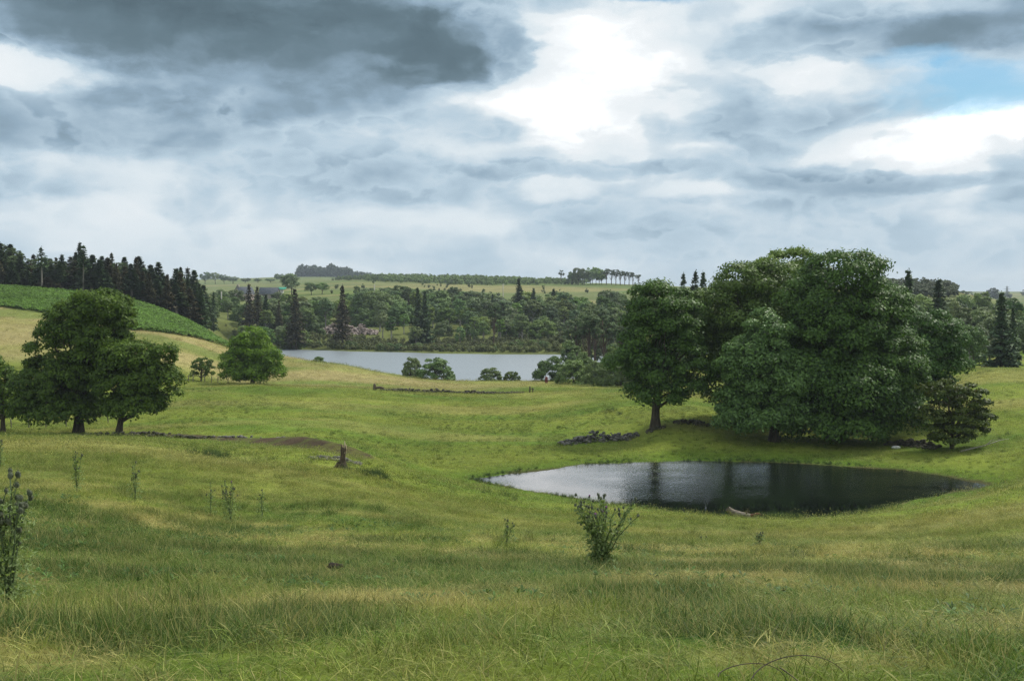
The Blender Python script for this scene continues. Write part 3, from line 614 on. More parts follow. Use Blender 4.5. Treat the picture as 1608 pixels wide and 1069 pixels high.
# named conifers across the loch
FARS = [
 ('brown_spruce', 392, 372, 445, 17, 'brownish spruce in front of the farm roofs, left of the pair'), ('brown_spruce', 404, 376, 449, 15, 'brownish spruce in front of the farm roofs, right of the pair'), ('spruce', 418, 382, 462, 14, 'dark spruce right of the brownish pair by the farm'),
 ('brown_spruce', 465, 352, 452, 21, 'single brown conical spruce with a dark trunk on the left of the far shore'), ('brown_spruce', 538, 354, 446, 19, 'tall brown spruce right of the stony bank across the loch'),
 ('spruce', 657, 356, 450, 20, 'broad dark twin-topped spruce in the middle of the far shore, taller left stem'), ('spruce', 669, 358, 456, 17, 'broad dark twin-topped spruce in the middle of the far shore, shorter right stem'),
 ('spruce', 815, 430, 436, 20, 'dark spruce pair above the thicket right of the white pole, the taller'), ('spruce', 838, 432, 452, 15, 'dark spruce pair above the thicket right of the white pole, the shorter'),
 ('spruce', 870, 425, 453, 18, 'dark broad spruce left of the pines by the loch, larger stem'), ('spruce', 884, 428, 461, 13, 'dark broad spruce left of the pines by the loch, smaller stem'),
 ('spruce', 774, 440, 461, 9, 'small dark spruce tip poking out of the thicket below the white pole'), ('spruce', 920, 400, 476, 9, 'small blue-green spruce above the pines at the loch'),
 ('spruce', 953, 420, 458, 11, 'blue-green spruce on the moor edge left of the lone sycamore, left of two'), ('spruce', 966, 424, 459, 11, 'blue-green spruce on the moor edge left of the lone sycamore, right of two'),
 ('brown_spruce', 438, 375, 471, 9, 'small ragged conifer below the farm buildings'), ('pine', 642, 440, 452, 9, 'thin pine with a pale trunk above the thicket near the twin-topped spruce'),
 ('spruce', 1072, 270, 428, 24, 'small spruce tip peeping over the gap between lone sycamore and clump, leftmost'), ('spruce', 1088, 275, 425, 26, 'small spruce tip peeping over the gap between lone sycamore and clump, middle'), ('spruce', 1104, 265, 426, 26, 'small spruce tip peeping over the gap between lone sycamore and clump, rightmost'),
 ('spruce', 1425, 210, 423, 36, 'dark spruce standing out on the skyline right of the big sycamore'), ('spruce', 1474, 235, 438, 36, 'dark leaning spruce on the skyline right of the clump'), ('spruce', 1572, 182, 458, 32, 'big dark conifer standing near the right edge'), ('spruce', 1590, 186, 482, 16, 'shorter dark stem against the big conifer at the right edge')]
for k, px, d, yt, w, lab in FARS: put(k, px, d, yt, lab, wpx=w)
put('pine', 775, 348, 478, 'leaning scots pine with a bare trunk on the far shore', wpx=17, lean=.12)
for px, d, yt, w in [(905, 262, 500, 26), (925, 258, 492, 28), (950, 255, 494, 30), (975, 262, 490, 28), (992, 250, 505, 22), (935, 275, 485, 24)]:
    put('pine', px, d, yt, 'scots pine in the cluster between the loch and the lone sycamore', 'scots pines by the loch', wpx=w)
# bushes beside the loch
for px, d, yt, w, k, lab in [(648, 229, 553, 19, 'willow', 'small rounded willow bush at the water, left of the larger dome'), (684, 226, 554, 35, 'willow', 'large dome-shaped willow bush on the near side of the loch'),
    (770, 226, 572, 22, 'willow', 'low willow bush at the near water edge, left of a smaller one'), (804, 226, 579, 15, 'shrub', 'small willow bush at the near water edge'), (500, 236, 557, 13, 'shrub', 'low green bush on the brow of the dry slope by the loch'),
    (868, 224, 550, 32, 'willow', 'leftmost big willow of the row at the loch outlet'), (900, 214, 555, 34, 'willow', 'broad willow second from the left at the loch outlet'), (940, 206, 558, 32, 'willow', 'grey-green willow in the row left of the lone sycamore'), (975, 200, 556, 30, 'willow', 'willow closest to the lone sycamore in the waterside row')]:
    put(k, px, d, yt, lab, wpx=w)
# thicket across the loch
ZONES = [(385, 'left of the farm spruces'), (440, 'below the farm'), (500, 'around the single brown spruce'), (600, 'near the stony bank'), (650, 'left of the twin-topped spruce'), (715, 'right of the twin-topped spruce'), (770, 'left of the leaning pine'), (850, 'behind the leaning pine'), (2000, 'at the right end by the pines')]
for i in range(225):
    px = random.uniform(325, 985); d = random.uniform(352, 455)
    if d < 372 and (480 < px < 530 or 590 < px < 640): continue
    if 495 < px < 596 and d < 400 and random.random() < .75: continue
    k = random.choice(['birch', 'birch', 'willow', 'oak' if d > 400 else 'birch']); H = random.uniform(7, 11.5) * (1.1 if d > 390 else .85)
    if px < 560 and d > 400: H *= .65
    zone = next(z for lim, z in ZONES if px < lim); row = 'at the front' if d < 375 else 'in the middle' if d < 415 else 'at the back'
    put(k, px, d, 0, '%s %s of the thicket %s' % ({'birch': 'birch-like tree', 'willow': 'low spreading willow', 'oak': 'broad rounded tree'}[k], row, zone), 'thicket trees across the loch', H=H, wpx=RADIUS[k] * H / KIND[k][0][2] * random.uniform(1.0, 1.35) * F / d)
for i in range(70):
    px = random.uniform(380, 960); put('shrub', px, np.interp(px, [380, 440, 560, 700, 870, 1000], [368, 361, 344, 332, 328, 319]) + random.uniform(1, 18), 0, 'low scrub bush on the far water edge ' + next(z for lim, z in ZONES if px < lim), 'bushes along the far shore', H=random.uniform(1.2, 3.2))
for i in range(26):
    px = random.uniform(890, 1120); k = random.choice(['willow', 'birch', 'birch']); d = random.uniform(225, 340); put(k, px, d, 0, '%s in the %s of the wet wood %s' % ({'willow': 'round willow', 'birch': 'slender leafy tree'}[k], 'front' if d < 270 else 'middle' if d < 305 else 'back', 'beside the loch pines' if px < 960 else 'left of the lone sycamore' if px < 1040 else 'behind the gap in the sycamores'), 'wet wood trees', H=random.uniform(6, 10))
for i in range(84):
    px = random.uniform(1385, 1660); d = random.uniform(172 if px < 1530 else 200, 400)
    k = random.choice(['birch', 'willow', 'oak', 'birch'])
    put(k, px, d, 0, '%s %s of the right-hand wood, %s' % ({'birch': 'slender tree', 'willow': 'spreading willow', 'oak': 'round-headed tree'}[k], 'at the edge' if d < 240 else 'in the depth', 'next to the sycamores' if px < 1460 else 'in its middle' if px < 1545 else 'by the big conifer'), 'wood on the right', H=random.uniform(5, 8) if d < 240 else random.uniform(6, 10.5))
# moor trees
for px, d, yt, w, lab in [(458, 600, 430, 17, 'large rounded tree beside the farm buildings'), (489, 585, 444, 11, 'left of two pale field trees right of the farm'), (506, 585, 443, 12, 'right of two pale field trees right of the farm'), (722, 600, 457, 8, 'small round tree alone on the pale moor strip'), (612, 560, 452, 10, 'dark rounded tree on the moor edge left of the twin spruce'),
    (1512, 520, 460, 14, 'dark round tree on the skyline right of the clump'), (1550, 640, 468, 12, 'dark round tree beyond the right-hand wood'), (1450, 420, 466, 18, 'olive broad tree in the wood on the right, highest')]:
    put('oak', px, d, yt, lab, wpx=w)
for px, yt, w in [(322, 426, 9), (338, 427, 9), (352, 430, 7), (366, 433, 11), (385, 436, 8), (405, 437, 8), (440, 429, 9), (425, 437, 8)]:
    put('oak', px, 1240, yt, 'hazy round tree on the distant ridge left of the farm', 'ridge trees', wpx=w)
# hilltop pines
put('pine', 881, 850, 424, 'lone pine left of the hilltop pine clump', wpx=6)
for px, yt, w in [(898, 425, 8), (908, 421, 9), (918, 420, 9), (927, 418, 10), (936, 419, 10), (945, 422, 9), (915, 426, 10), (930, 426, 10), (903, 428, 8), (941, 428, 8)]:
    put('oak', px, 850 + random.uniform(-10, 10), yt, 'tree in the dense dark clump on the hilltop', 'hilltop clump', wpx=w)
for px, yt, w in [(952, 422, 9), (960, 424, 9), (967, 423, 9), (974, 425, 9), (981, 426, 8), (988, 427, 8), (994, 428, 7), (1003, 431, 6)]:
    put('pine', px, 850 + random.uniform(-4, 4), yt, 'tall thin pine in the open hilltop row', 'hilltop pine row', wpx=w)

# ------------------------------------------------------------------ what nobody could count: grass, bracken, far scrub
def scatter(name, label, X, Y, Z, idx, scl, tint, sources, cat, lean=.2):
    """one object; each point carries a clump"""
    n = len(X); rot = np.column_stack([RNG.normal(0, lean, n), RNG.normal(0, lean, n), RNG.uniform(0, 6.283, n)])
    me = mk_mesh(name, np.column_stack([X, Y, Z]), [], {'v_rot': rot, 'v_scl': scl, 'tint': tint, 'idx': idx.astype(np.float32)})
    o = link(name, me, label=label, cat=cat, kind='stuff')
    col = bpy.data.collections.new(name + '_clumps')
    for i, (m) in enumerate(sources): col.objects.link(bpy.data.objects.new('%s_clump_%02d' % (name, i), m))
    ng = bpy.data.node_groups.new(name, 'GeometryNodeTree'); ng.interface.new_socket('Geometry', in_out='INPUT', socket_type='NodeSocketGeometry'); ng.interface.new_socket('Geometry', in_out='OUTPUT', socket_type='NodeSocketGeometry')
    N = ng.nodes; gi = N.new('NodeGroupInput'); go = N.new('NodeGroupOutput'); ip = N.new('GeometryNodeInstanceOnPoints'); ci = N.new('GeometryNodeCollectionInfo'); ci.inputs['Collection'].default_value = col; ci.inputs['Separate Children'].default_value = True; ci.inputs['Reset Children'].default_value = True
    def na(nm, ty): a = N.new('GeometryNodeInputNamedAttribute'); a.data_type = ty; a.inputs['Name'].default_value = nm; return [q for q in a.outputs if q.enabled and q.name == 'Attribute'][0]
    L = ng.links; L.new(gi.outputs[0], ip.inputs['Points']); L.new(ci.outputs[0], ip.inputs['Instance']); ip.inputs['Pick Instance'].default_value = True
    L.new(na('idx', 'FLOAT'), ip.inputs['Instance Index']); L.new(na('v_rot', 'FLOAT_VECTOR'), ip.inputs['Rotation']); L.new(na('v_scl', 'FLOAT_VECTOR'), ip.inputs['Scale']); L.new(ip.outputs[0], go.inputs[0])
    md = o.modifiers.new('scatter', 'NODES'); md.node_group = ng; return o
def tint_mat(name, trans=.3, var=(.55, 1.5), straw=None):
    m, t, out = mat_new(name); c = attr(t, 'tint', 'INSTANCER').outputs['Color']; r = attr(t, 'rnd').outputs['Fac']
    c = t.vmath('MULTIPLY', c, t.math('MULTIPLY_ADD', r, var[1] - var[0], var[0]))
    if straw: c = t.mix(t.rng(r, .62, .95, 0, .85), c, straw)
    p = t.new('ShaderNodeBsdfPrincipled'); t.put(p.inputs['Base Color'], c); p.inputs['Roughness'].default_value = .6; p.inputs['Specular IOR Level'].default_value = .25
    tr = t.new('ShaderNodeBsdfTranslucent'); t.put(tr.inputs[0], c); mx = t.new('ShaderNodeMixShader'); mx.inputs[0].default_value = trans
    t.l.new(p.outputs[0], mx.inputs[1]); t.l.new(tr.outputs[0], mx.inputs[2]); t.l.new(mx.outputs[0], out.inputs[0]); return m
def grass_clump(name, mat, n, rad, h, w, seg, seed, stems=0, bend=.5):
    rng = np.random.default_rng(seed); V = []; Q = []; A = []; k = 0
    for i in range(n + stems):
        stem = i >= n; a = rng.uniform(0, 6.283); q = rad * math.sqrt(rng.random()); b = np.array([math.cos(a) * q, math.sin(a) * q, -.03]); az = rng.uniform(0, 6.283)
        L = rng.uniform(*h) * (1.2 if stem else 1); ww = w * rng.uniform(.6, 1.3) * (.45 if stem else 1); bd = bend * rng.uniform(.2, 1.2) * (.35 if stem else 1); dr = np.array([math.cos(az), math.sin(az), 0]); sd = np.array([-dr[1], dr[0], 0]); rot = rng.uniform(0, 3.14); sd = sd * math.cos(rot) + dr * math.sin(rot)
        ta = 0 if stem else rng.uniform(0, .75) ** 1.2; TR = np.array(Matrix.Rotation(ta, 3, Vector((-dr[1], dr[0], 0))))
        TR = TR.T
        rn = rng.uniform(.86, 1.0) if stem else rng.random() ** 1.3 * .85
        for s in range(seg + 1):
            u = s / seg; ctr = b + dr * bd * L * u ** 1.8 + np.array([0, 0, L * (u - .28 * bd * u * u)])
            wd = ww * (1 - u * .92) if not stem else ww * (1.0 if u < .75 else 2.4 if u < .99 else .5)
            ctr = b + (ctr - b) @ TR; V += [ctr - sd * wd * .5, ctr + sd * wd * .5]; A += [rn, rn]
        for s in range(seg): Q.append((k + 2 * s, k + 2 * s + 1, k + 2 * s + 3, k + 2 * s + 2))
        k += 2 * (seg + 1)
    return mk_mesh(name, np.array(V), np.array(Q), {'rnd': np.array(A)}, mat)
GRASS = tint_mat('grass_blade', .3, (.5, 2.1), straw=(.42, .35, .14))
NEAR = [grass_clump('grass_near', GRASS, 64, .2, (.05, .20), .0048, 4, 200 + i, stems=(0, 1, 4)[i % 3], bend=1.0) for i in range(6)]
MID = [grass_clump('grass_mid', GRASS, 64, .34, (.06, .21), .008, 3, 210 + i, stems=3 * (i % 2), bend=.9) for i in range(4)]
FAR = [grass_clump('grass_far', GRASS, 70, .85, (.05, .16), .024, 2, 220 + i, bend=.8) for i in range(4)]
def wedge(n, r0, r1, half=.60):
    r = np.sqrt(RNG.uniform(r0 * r0, r1 * r1, n)); th = RNG.uniform(-half, half, n); return r * np.sin(th), r * np.cos(th)
def sow(name, label, n, r0, r1, src, sc, half=.60, thin=None):
    x, y = wedge(n, r0, r1, half); ok = (poly_sd(x, y, POND) > .15) & (poly_sd(x, y, LOCH) > 1)
    if thin is not None: ok &= thin(x, y)
    x, y = x[ok], y[ok]; z = ground(x, y); c, h, dm, fm = land(x, y); keep = (RNG.random(len(x)) > dm * 1.1) & (fm < .5); x, y, z, c, h = x[keep], y[keep], z[keep], c[keep], h[keep]
    tuft = .4 + .75 * sstep(fbm(x, y, 1.7, 3, 61), .45, .7) * .9 + .6 * sstep(fbm(x, y, .8, 2, 63), .5, .8); s = sc * RNG.uniform(.75, 1.3, len(x)); scl = np.column_stack([s, s, s * h * tuft])
    q = RNG.random(len(x)); c = mixc(c, C_STRAW, .5 * q ** 3); c = mixc(c, C_LUSH, .45 * (1 - q) ** 3); c = c * RNG.uniform(.75, 1.25, (len(x), 1)); scatter(name, label, x, y, z, RNG.integers(0, len(src), len(x)), scl, c, src, 'grass')
sow('foreground_grass', 'long rough grass with straw stems in the foreground', 24000, 2.2, 23, NEAR, 1.0)
sow('middle_grass', 'rough pasture grass on the slope down to the pond', 42000, 20, 62, MID, 1.0)
sow('field_grass', 'yellow-green grass of the fields around the pond', 60000, 56, 185, FAR, 1.0, .55)
sow('slope_grass', 'dry pale grass on the slope above the loch', 22000, 180, 262, FAR, 1.35, .52, thin=lambda x, y: pxof(x, y) < 1000)
# bracken
FERNM = tint_mat('bracken_frond', .3, (.55, 1.4))
def frond_clump(name, seed):
    rng = np.random.default_rng(seed); C = []; N = []
    for i in range(14):
        a = rng.uniform(0, 6.283); L = rng.uniform(.6, 1.1); s = np.linspace(.15, 1, 9)
        C.append(np.column_stack([np.cos(a) * s * L * .9, np.sin(a) * s * L * .9, .25 + .9 * L * s - .75 * L * s * s]) + rng.normal(0, .07, (9, 3))); N.append(np.tile([math.cos(a) * .3, math.sin(a) * .3, 1], (9, 1)) + rng.normal(0, .3, (9, 3)))
    V, Q, A = leaves(np.vstack(C), np.vstack(N), .32, rng); return mk_mesh(name, V, Q, {'rnd': A}, FERNM)
x = RNG.uniform(-150, -40, 60000); y = RNG.uniform(205, 265, 60000); ok = (RNG.random(60000) < fern_mask(x, y)) & (pxof(x, y) > -80); x, y = x[ok], y[ok]; s = RNG.uniform(.7, 1.25, len(x))
scatter('bracken', 'bright green bracken covering the hillside below the plantation', x, y, ground(x, y), RNG.integers(0, 3, len(x)), np.column_stack([s, s, s * (.6 + .8 * fbm(x, y, 8, 3, 5))]), C_FERN * RNG.uniform(.75, 1.3, (len(x), 1)) * (.7 + .6 * fbm(x, y, 6, 3, 15))[:, None], [frond_clump('frond', 300 + i) for i in range(3)], 'bracken')
# young scrub wood along the skyline hill and the far wooded ridge
SCRUB = tint_mat('scrub_leaf', .2, (.6, 1.4))
def scrub_src(i): return crown_mesh('scrub_crown', [(0, 0, 2.2, 1.3, 1.3, 2.0)], SCRUB, 14, 26, .8, .7, 400 + i, zmin=-.9)[0]
SRC = [scrub_src(i) for i in range(4)]
def wood(name, label, px0, px1, d0, d1, n, sc, tint, edge=None, taper=None):
    px = RNG.uniform(px0, px1, n); d = RNG.uniform(d0, d1, n); x = (px - CX) / F * d; y = d
    if edge is not None: k = RNG.random(n) < edge(px, d); x, y = x[k], y[k]
    s = sc * RNG.uniform(.6, 1.35, len(x)) * (1 if taper is None else np.interp(pxof(x, y), *taper)); c = np.array(tint) * RNG.uniform(.65, 1.35, (len(x), 1)) * (.7 + .6 * fbm(x, y, 40, 2, 7))[:, None]
    scatter(name, label, x, y, ground(x, y), RNG.integers(0, 4, len(x)), np.column_stack([s, s, s * RNG.uniform(.8, 1.2, len(x))]), c, SRC, 'wood', .05)
wood('scrub_wood', 'low green scrub wood along the skyline behind the moor', 520, 925, 780, 1010, 3200, .85, (.16, .23, .07), lambda p, d: sstep(d, np.interp(p, [520, 600, 700, 800, 925], [960, 850, 800, 810, 830]), np.interp(p, [520, 600, 700, 800, 925], [980, 870, 820, 830, 850]) + 40) * sstep(fbm(p, d, 34, 3, 14), .3, .5), taper=([520, 600, 700, 800, 860, 925], [.7, 1, 1.15, 1.0, .9, .8]))
wood('ridge_wood', 'blue hazy wood on the farthest ridge', 465, 600, 1800, 1960, 420, 3.4, (.05, .075, .035), taper=([465, 474, 500, 520, 560, 600], [.5, 1, .95, 1.05, .7, .3]))
wood('moor_bushes', 'gorse and thorn bushes dotted over the moor', 470, 1010, 470, 790, 240, .55, (.08, .115, .035), lambda p, d: sstep(fbm(p, d, 45, 2, 12), .55, .62))
wood('hillside_scrub', 'pale green saplings scattered on the slope above the thicket', 560, 760, 440, 545, 420, .9, (.11, .17, .05))
wood('ridge_scrub', 'dark scrub on the low ridge right of the sycamores', 1360, 1500, 470, 540, 420, .8, (.07, .09, .035))
wood('bank_scrub', 'rank grass and low scrub on the far bank of the loch', 350, 1000, 318, 372, 2300, .36, (.13, .15, .045), lambda p, d: (d > np.interp(p, [380, 440, 560, 700, 870, 1000], [368, 361, 343, 331, 327, 318])) * 1.0)
wood('valley_hedges', 'hazy hedgerows and copses in the far valley on the right', 1490, 1700, 900, 1700, 160, 2.2, (.05, .075, .04), lambda p, d: (np.abs((d % 260) - 130) < 26) * 1.0)

# ------------------------------------------------------------------ small things
STONE = rough_mat('dyke_stone', (.05, .048, .043), (.21, .195, .175), 3.5, rnd=.8); MOSS_STONE = rough_mat('mossy_stone', (.03, .028, .018), (.11, .10, .07), 2.5, rnd=.8)
SCREE = rough_mat('quarry_stone', (.16, .12, .10), (.46, .38, .34), 1.5, rnd=.9); DEADWOOD = rough_mat('dead_wood', (.03, .022, .015), (.17, .125, .085), 5, bump=1.0, stretch=(4, 4, .5)); PALEWOOD = rough_mat('split_wood', (.30, .21, .12), (.55, .46, .33), 6, stretch=(4, 4, .6)); POST = rough_mat('weathered_post', (.07, .06, .05), (.2, .18, .15), 4, stretch=(3, 3, .5)); POLE = rough_mat('pale_pole', (.45, .42, .36), (.62, .60, .54), 3); WIRE = rough_mat('rusty_wire', (.05, .035, .03), (.12, .09, .08), 9)
def heap(name, label, pts, mat, n, width, height, size, cat='stone heap', flat=.7):
    """loose stones along a line of (photo column, metres ahead)"""
    P = np.array([spot(a, b) for a, b in pts]); root = link(name, None, loc=P[0], label=label, cat=cat); g = Geo(); seg = np.concatenate([[0], np.cumsum(np.linalg.norm(np.diff(P[:, :2], axis=0), axis=1))])
    u = RNG.uniform(0, seg[-1], n); off = RNG.normal(0, width * .4, n); env = np.clip(np.sin(np.clip(u / seg[-1], .04, .96) * math.pi) ** .5, .3, 1) * (.55 + .9 * vnoise(u / 2.2, u * 0, 3)); T = (P[-1] - P[0])[:2]; T = T / np.linalg.norm(T)
    x = np.interp(u, seg, P[:, 0]) - T[1] * off; y = np.interp(u, seg, P[:, 1]) + T[0] * off; z = ground(x, y)
    hh = RNG.random(n) * np.maximum(0, 1 - np.abs(off) / width) * height * env
    for i in range(n):
        s = size * RNG.uniform(.5, 1.35); g.lump(np.array([x[i], y[i], z[i] + hh[i] + s * .15]) - P[0], (s, s * RNG.uniform(.6, .95), s * flat * RNG.uniform(.6, 1)), 1, .22, RNG.uniform(0, 3.1))
    link('stones', g.mesh('stones', mat), root, kind='stuff'); return root
heap('stone_heap', 'long grey heap of tumbled stones left of the lone sycamore', [(880, 101), (915, 102.5), (950, 103.5), (1000, 104.5)], STONE, 420, .9, .75, .20)
heap('stone_heap', 'low mossy stones at the foot of the lone sycamore', [(1015, 104.2), (1045, 104.2)], MOSS_STONE, 60, .7, .3, .18)
heap('stone_heap', 'dark mossy stones between the lone sycamore and the clump', [(1058, 107), (1112, 106)], MOSS_STONE, 150, .7, .5, .2)
heap('stone_heap', 'flat grey stones in front of the earth bank, behind the broken stump', [(488, 66), (515, 66.5), (565, 67)], STONE, 150, .7, .22, .17)
heap('ruined_wall', 'mossy remains of a dyke below the two trees on the left', [(120, 98), (190, 97), (260, 95.5), (330, 93)], MOSS_STONE, 210, .7, .35, .22, 'wall')
heap('ruined_wall', 'scattered dyke stones on top of the brown earth bank', [(335, 94), (400, 92.5), (470, 89), (520, 86)], STONE, 60, 1.2, .2, .2, 'wall')
heap('ruined_wall', 'long broken stone wall across the far edge of the pasture', [(598, 172), (650, 174), (700, 176), (760, 178), (822, 181)], MOSS_STONE, 520, .7, .55, .24, 'wall')
heap('stone_heap', 'dark mound of stones left of the rowan under the sycamores', [(1395, 99), (1440, 97), (1470, 95)], MOSS_STONE, 200, 1.0, .6, .22)
heap('scree_bank', 'pinkish heap of quarried stone on the bank across the loch', [(500, 384), (530, 386), (560, 388), (592, 388)], SCREE, 900, 5.0, 3.4, .55, 'stone heap')
# broken stump in the middle of the field
def stump():
    b = spot(537, 61.2); root = link('tree_stump', None, loc=b, label='broken upright dead stump with splintered top in the open field', cat='stump'); g = Geo(); k = 16; hs = np.array([-.15, .0, .12, .3, .55, .85, 1.1, 1.28]); R = np.array([.50, .44, .30, .21, .15, .13, .15, .12]); V = []
    for j, (h, r) in enumerate(zip(hs, R)):
        for i in range(k):
            a = i * 2 * math.pi / k; q = r * (1 + .16 * math.sin(3 * a + h * 3) + RNG.uniform(-.09, .09)); hz = h + (RNG.uniform(-.22, .16) if j == len(hs) - 1 else 0); V.append((math.cos(a) * q + .10 * h - .02, math.sin(a) * q * .85, hz))
    i = np.arange(len(hs) - 1)[:, None] * k; j = np.arange(k)[None]; j2 = (j + 1) % k; V.append((.11, 0, .95)); f3 = [((len(hs) - 1) * k + q, (len(hs) - 1) * k + (q + 1) % k, len(V) - 1) for q in range(k)]
    g.add(V, np.stack([i + j, i + j2, i + k + j2, i + k + j], -1).reshape(-1, 4), f3); link('trunk', g.mesh('trunk', DEADWOOD), root)
    for x, y, h in ((.17, -.05, 1.62), (.02, .03, 1.42), (.22, .05, 1.4)):
        s = Geo(); s.tube([(x * .8, y, .9), (x, y, h - .2), (x + .01, y, h)], [.055, .04, .008], 5); link('splinter', s.mesh('splinter', PALEWOOD), root)
    for a in (2.6, 3.6, 5.2):
        s = Geo(); s.tube([(math.cos(a) * .2, math.sin(a) * .2, .32), (math.cos(a) * .42, math.sin(a) * .4, .06), (math.cos(a) * .62, math.sin(a) * .6, -.06)], [.12, .09, .03], 6); link('root', s.mesh('root', DEADWOOD), root)
stump()
def log():
    b = spot(1172, 66.5) + np.array([0, 0, .12]); root = link('fallen_log', None, loc=b, label='weathered log lying on the near bank of the pond', cat='log'); S = 66.5 / F; g = Geo()
    P = np.array([(-30, 0, 14), (-22, 0, 8), (-8, 0, 4), (10, 0, 1), (20, 0, 0)], float) * S; g.tube(P, np.array([.17, .21, .19, .15, .10]), 10); link('trunk', g.mesh('trunk', rough_mat('driftwood', (.08, .068, .055), (.27, .23, .18), 4, bump=1, stretch=(1, 4, 4))), root)
    s = Geo(); s.tube(np.array([(6, -2, 3), (18, -3, 5), (27, -4, 3)]) * S, [.10, .13, .05], 7); link('rotten_end', s.mesh('rotten_end', rough_mat('rotten_wood', (.06, .025, .012), (.18, .085, .04), 6, bump=1)), root)
    s = Geo(); s.tube(np.array([(-4, 0, 4), (2, -3, 9), (5, -4, 11)]) * S, [.05, .035, .01], 5); link('branch', s.mesh('branch', DEADWOOD), root)
log()
def branch_on_ground():
    b = spot(1545, 93.5); root = link('fallen_branch', None, loc=b, label='long pale fallen branch on the grass right of the rowan', cat='branch'); g = Geo(); S = 93.5 / F
    pts = [spot(a, c) - b + np.array([0, 0, h]) for a, c, h in ((1508, 92, .12), (1528, 92.8, .2), (1548, 93.6, .22), (1570, 94.5, .35), (1584, 95, .28))]; g.tube(pts, [.07, .06, .045, .035, .015], 6); g.tube([pts[2], pts[2] + np.array([.6, .3, .35]), pts[2] + np.array([1.3, .4, .5])], [.04, .03, .01], 5); link('limb', g.mesh('limb', rough_mat('bleached_wood', (.16, .14, .11), (.36, .33, .28), 5)), root)
branch_on_ground()
g = Geo(); g.lump((0, 0, .1), (.42, .26, .17), 2, .10); link('pale_boulder', g.mesh('pale_boulder', rough_mat('limewashed_stone', (.45, .45, .42), (.72, .72, .68), 4)), loc=spot(1407, 96), label='small whitish boulder on the grass in front of the clump', cat='boulder')
g = Geo(); g.lump((0, 0, .02), (.10, .07, .05), 2, .3); g.lump((.08, .02, .02), (.06, .05, .04), 1, .3); link('molehill', g.mesh('molehill', rough_mat('dark_soil', (.012, .009, .006), (.04, .03, .02), 20)), loc=spot(525, 15.6) + np.array([0, 0, .08]), label='small black clod of earth in the foreground grass', cat='clod')
g = Geo(); g.tube([(0, 0, -.1), (.03, 0, .5), (.02, 0, .95)], [.3, .24, .2], 8); g.tube([(.1, 0, .35), (.9, 0, .42), (1.5, 0, .3)], [.2, .2, .12], 7); link('tree_stump', g.mesh('tree_stump', DEADWOOD), loc=spot(588, 170.5), label='dark stump at the left end of the broken wall', cat='stump')
g = Geo(); g.tube([(0, 0, -.1), (0, 0, .5), (.02, 0, 1.0)], [.13, .13, .11], 7); g.tube([(.5, 0, -.1), (.5, 0, .5), (.48, 0, .75)], [.1, .1, .1], 7); g.tube([(-.1, 0, .6), (.7, 0, .55)], [.06, .06], 5); link('gate_post', g.mesh('gate_post', DEADWOOD), loc=spot(832, 181), label='leaning old posts at the right end of the broken wall', cat='post')
g = Geo(); g.tube([(0, 0, -.1), (0, 0, .6), (0, 0, 1.15)], [.3, .3, .27], 9); link('feed_drum', g.mesh('feed_drum', rough_mat('red_paint', (.10, .02, .015), (.2, .05, .03), 4)), loc=spot(858, 216), label='small dark red drum by the willows at the loch', cat='drum')
def fence(label, pts, h=1.15, r=.06, wires=2):
    P = [spot(a, b) for a, b in pts]; root = link('wire_fence', None, loc=P[0], label=label, cat='fence')
    for p in P:
        g = Geo(); ln = random.uniform(-.1, .1); g.tube([(0, 0, -.2), (ln * .5, 0, h * .5), (ln, 0, h * random.uniform(.85, 1.1))], [r, r, r * .9], 6); o = link('post', g.mesh('post', POST), root); o.location = p - P[0]
    for w in range(wires):
        g = Geo(); g.tube([p - P[0] + np.array([0, 0, h * (.45 + .4 * w)]) for p in P], [.008] * len(P), 4, cap=False); link('wire', g.mesh('wire', WIRE), root)
fence('post and wire fence below the bright tree on the dry slope', [(296, 168), (303, 168.5), (322, 169), (332, 169.5), (342, 170), (358, 170.5)])
fence('dark wire fence in the shade behind the trees on the left', [(-20, 118), (18, 117), (46, 116), (72, 116), (104, 117), (139, 118), (170, 119)])
def pole(px, d, yt, label, cross=True):
    b = spot(px, d); H = at(px, yt, d)[2] - b[2]; root = link('utility_pole', None, loc=b, label=label, cat='pole', group=None); g = Geo(); g.tube([(0, 0, -.5), (0, 0, H * .5), (0, 0, H)], [.26, .22, .18], 8); link('post', g.mesh('post', POLE), root)
    if cross: g = Geo(); g.tube([(-.9, -.2, H - .35), (.9, -.2, H - .35)], [.07, .07], 5); link('crossarm', g.mesh('crossarm', POLE), root)
pole(588, 520, 447, 'pale utility pole on the moor left of the twin spruce'); pole(790, 560, 446, 'pale utility pole on the moor in the middle of the view'); pole(641, 455, 462, 'short pale pole in the thicket by the thin pine', False); pole(348, 420, 458, 'thin pale pole in front of the farm at the left', False)
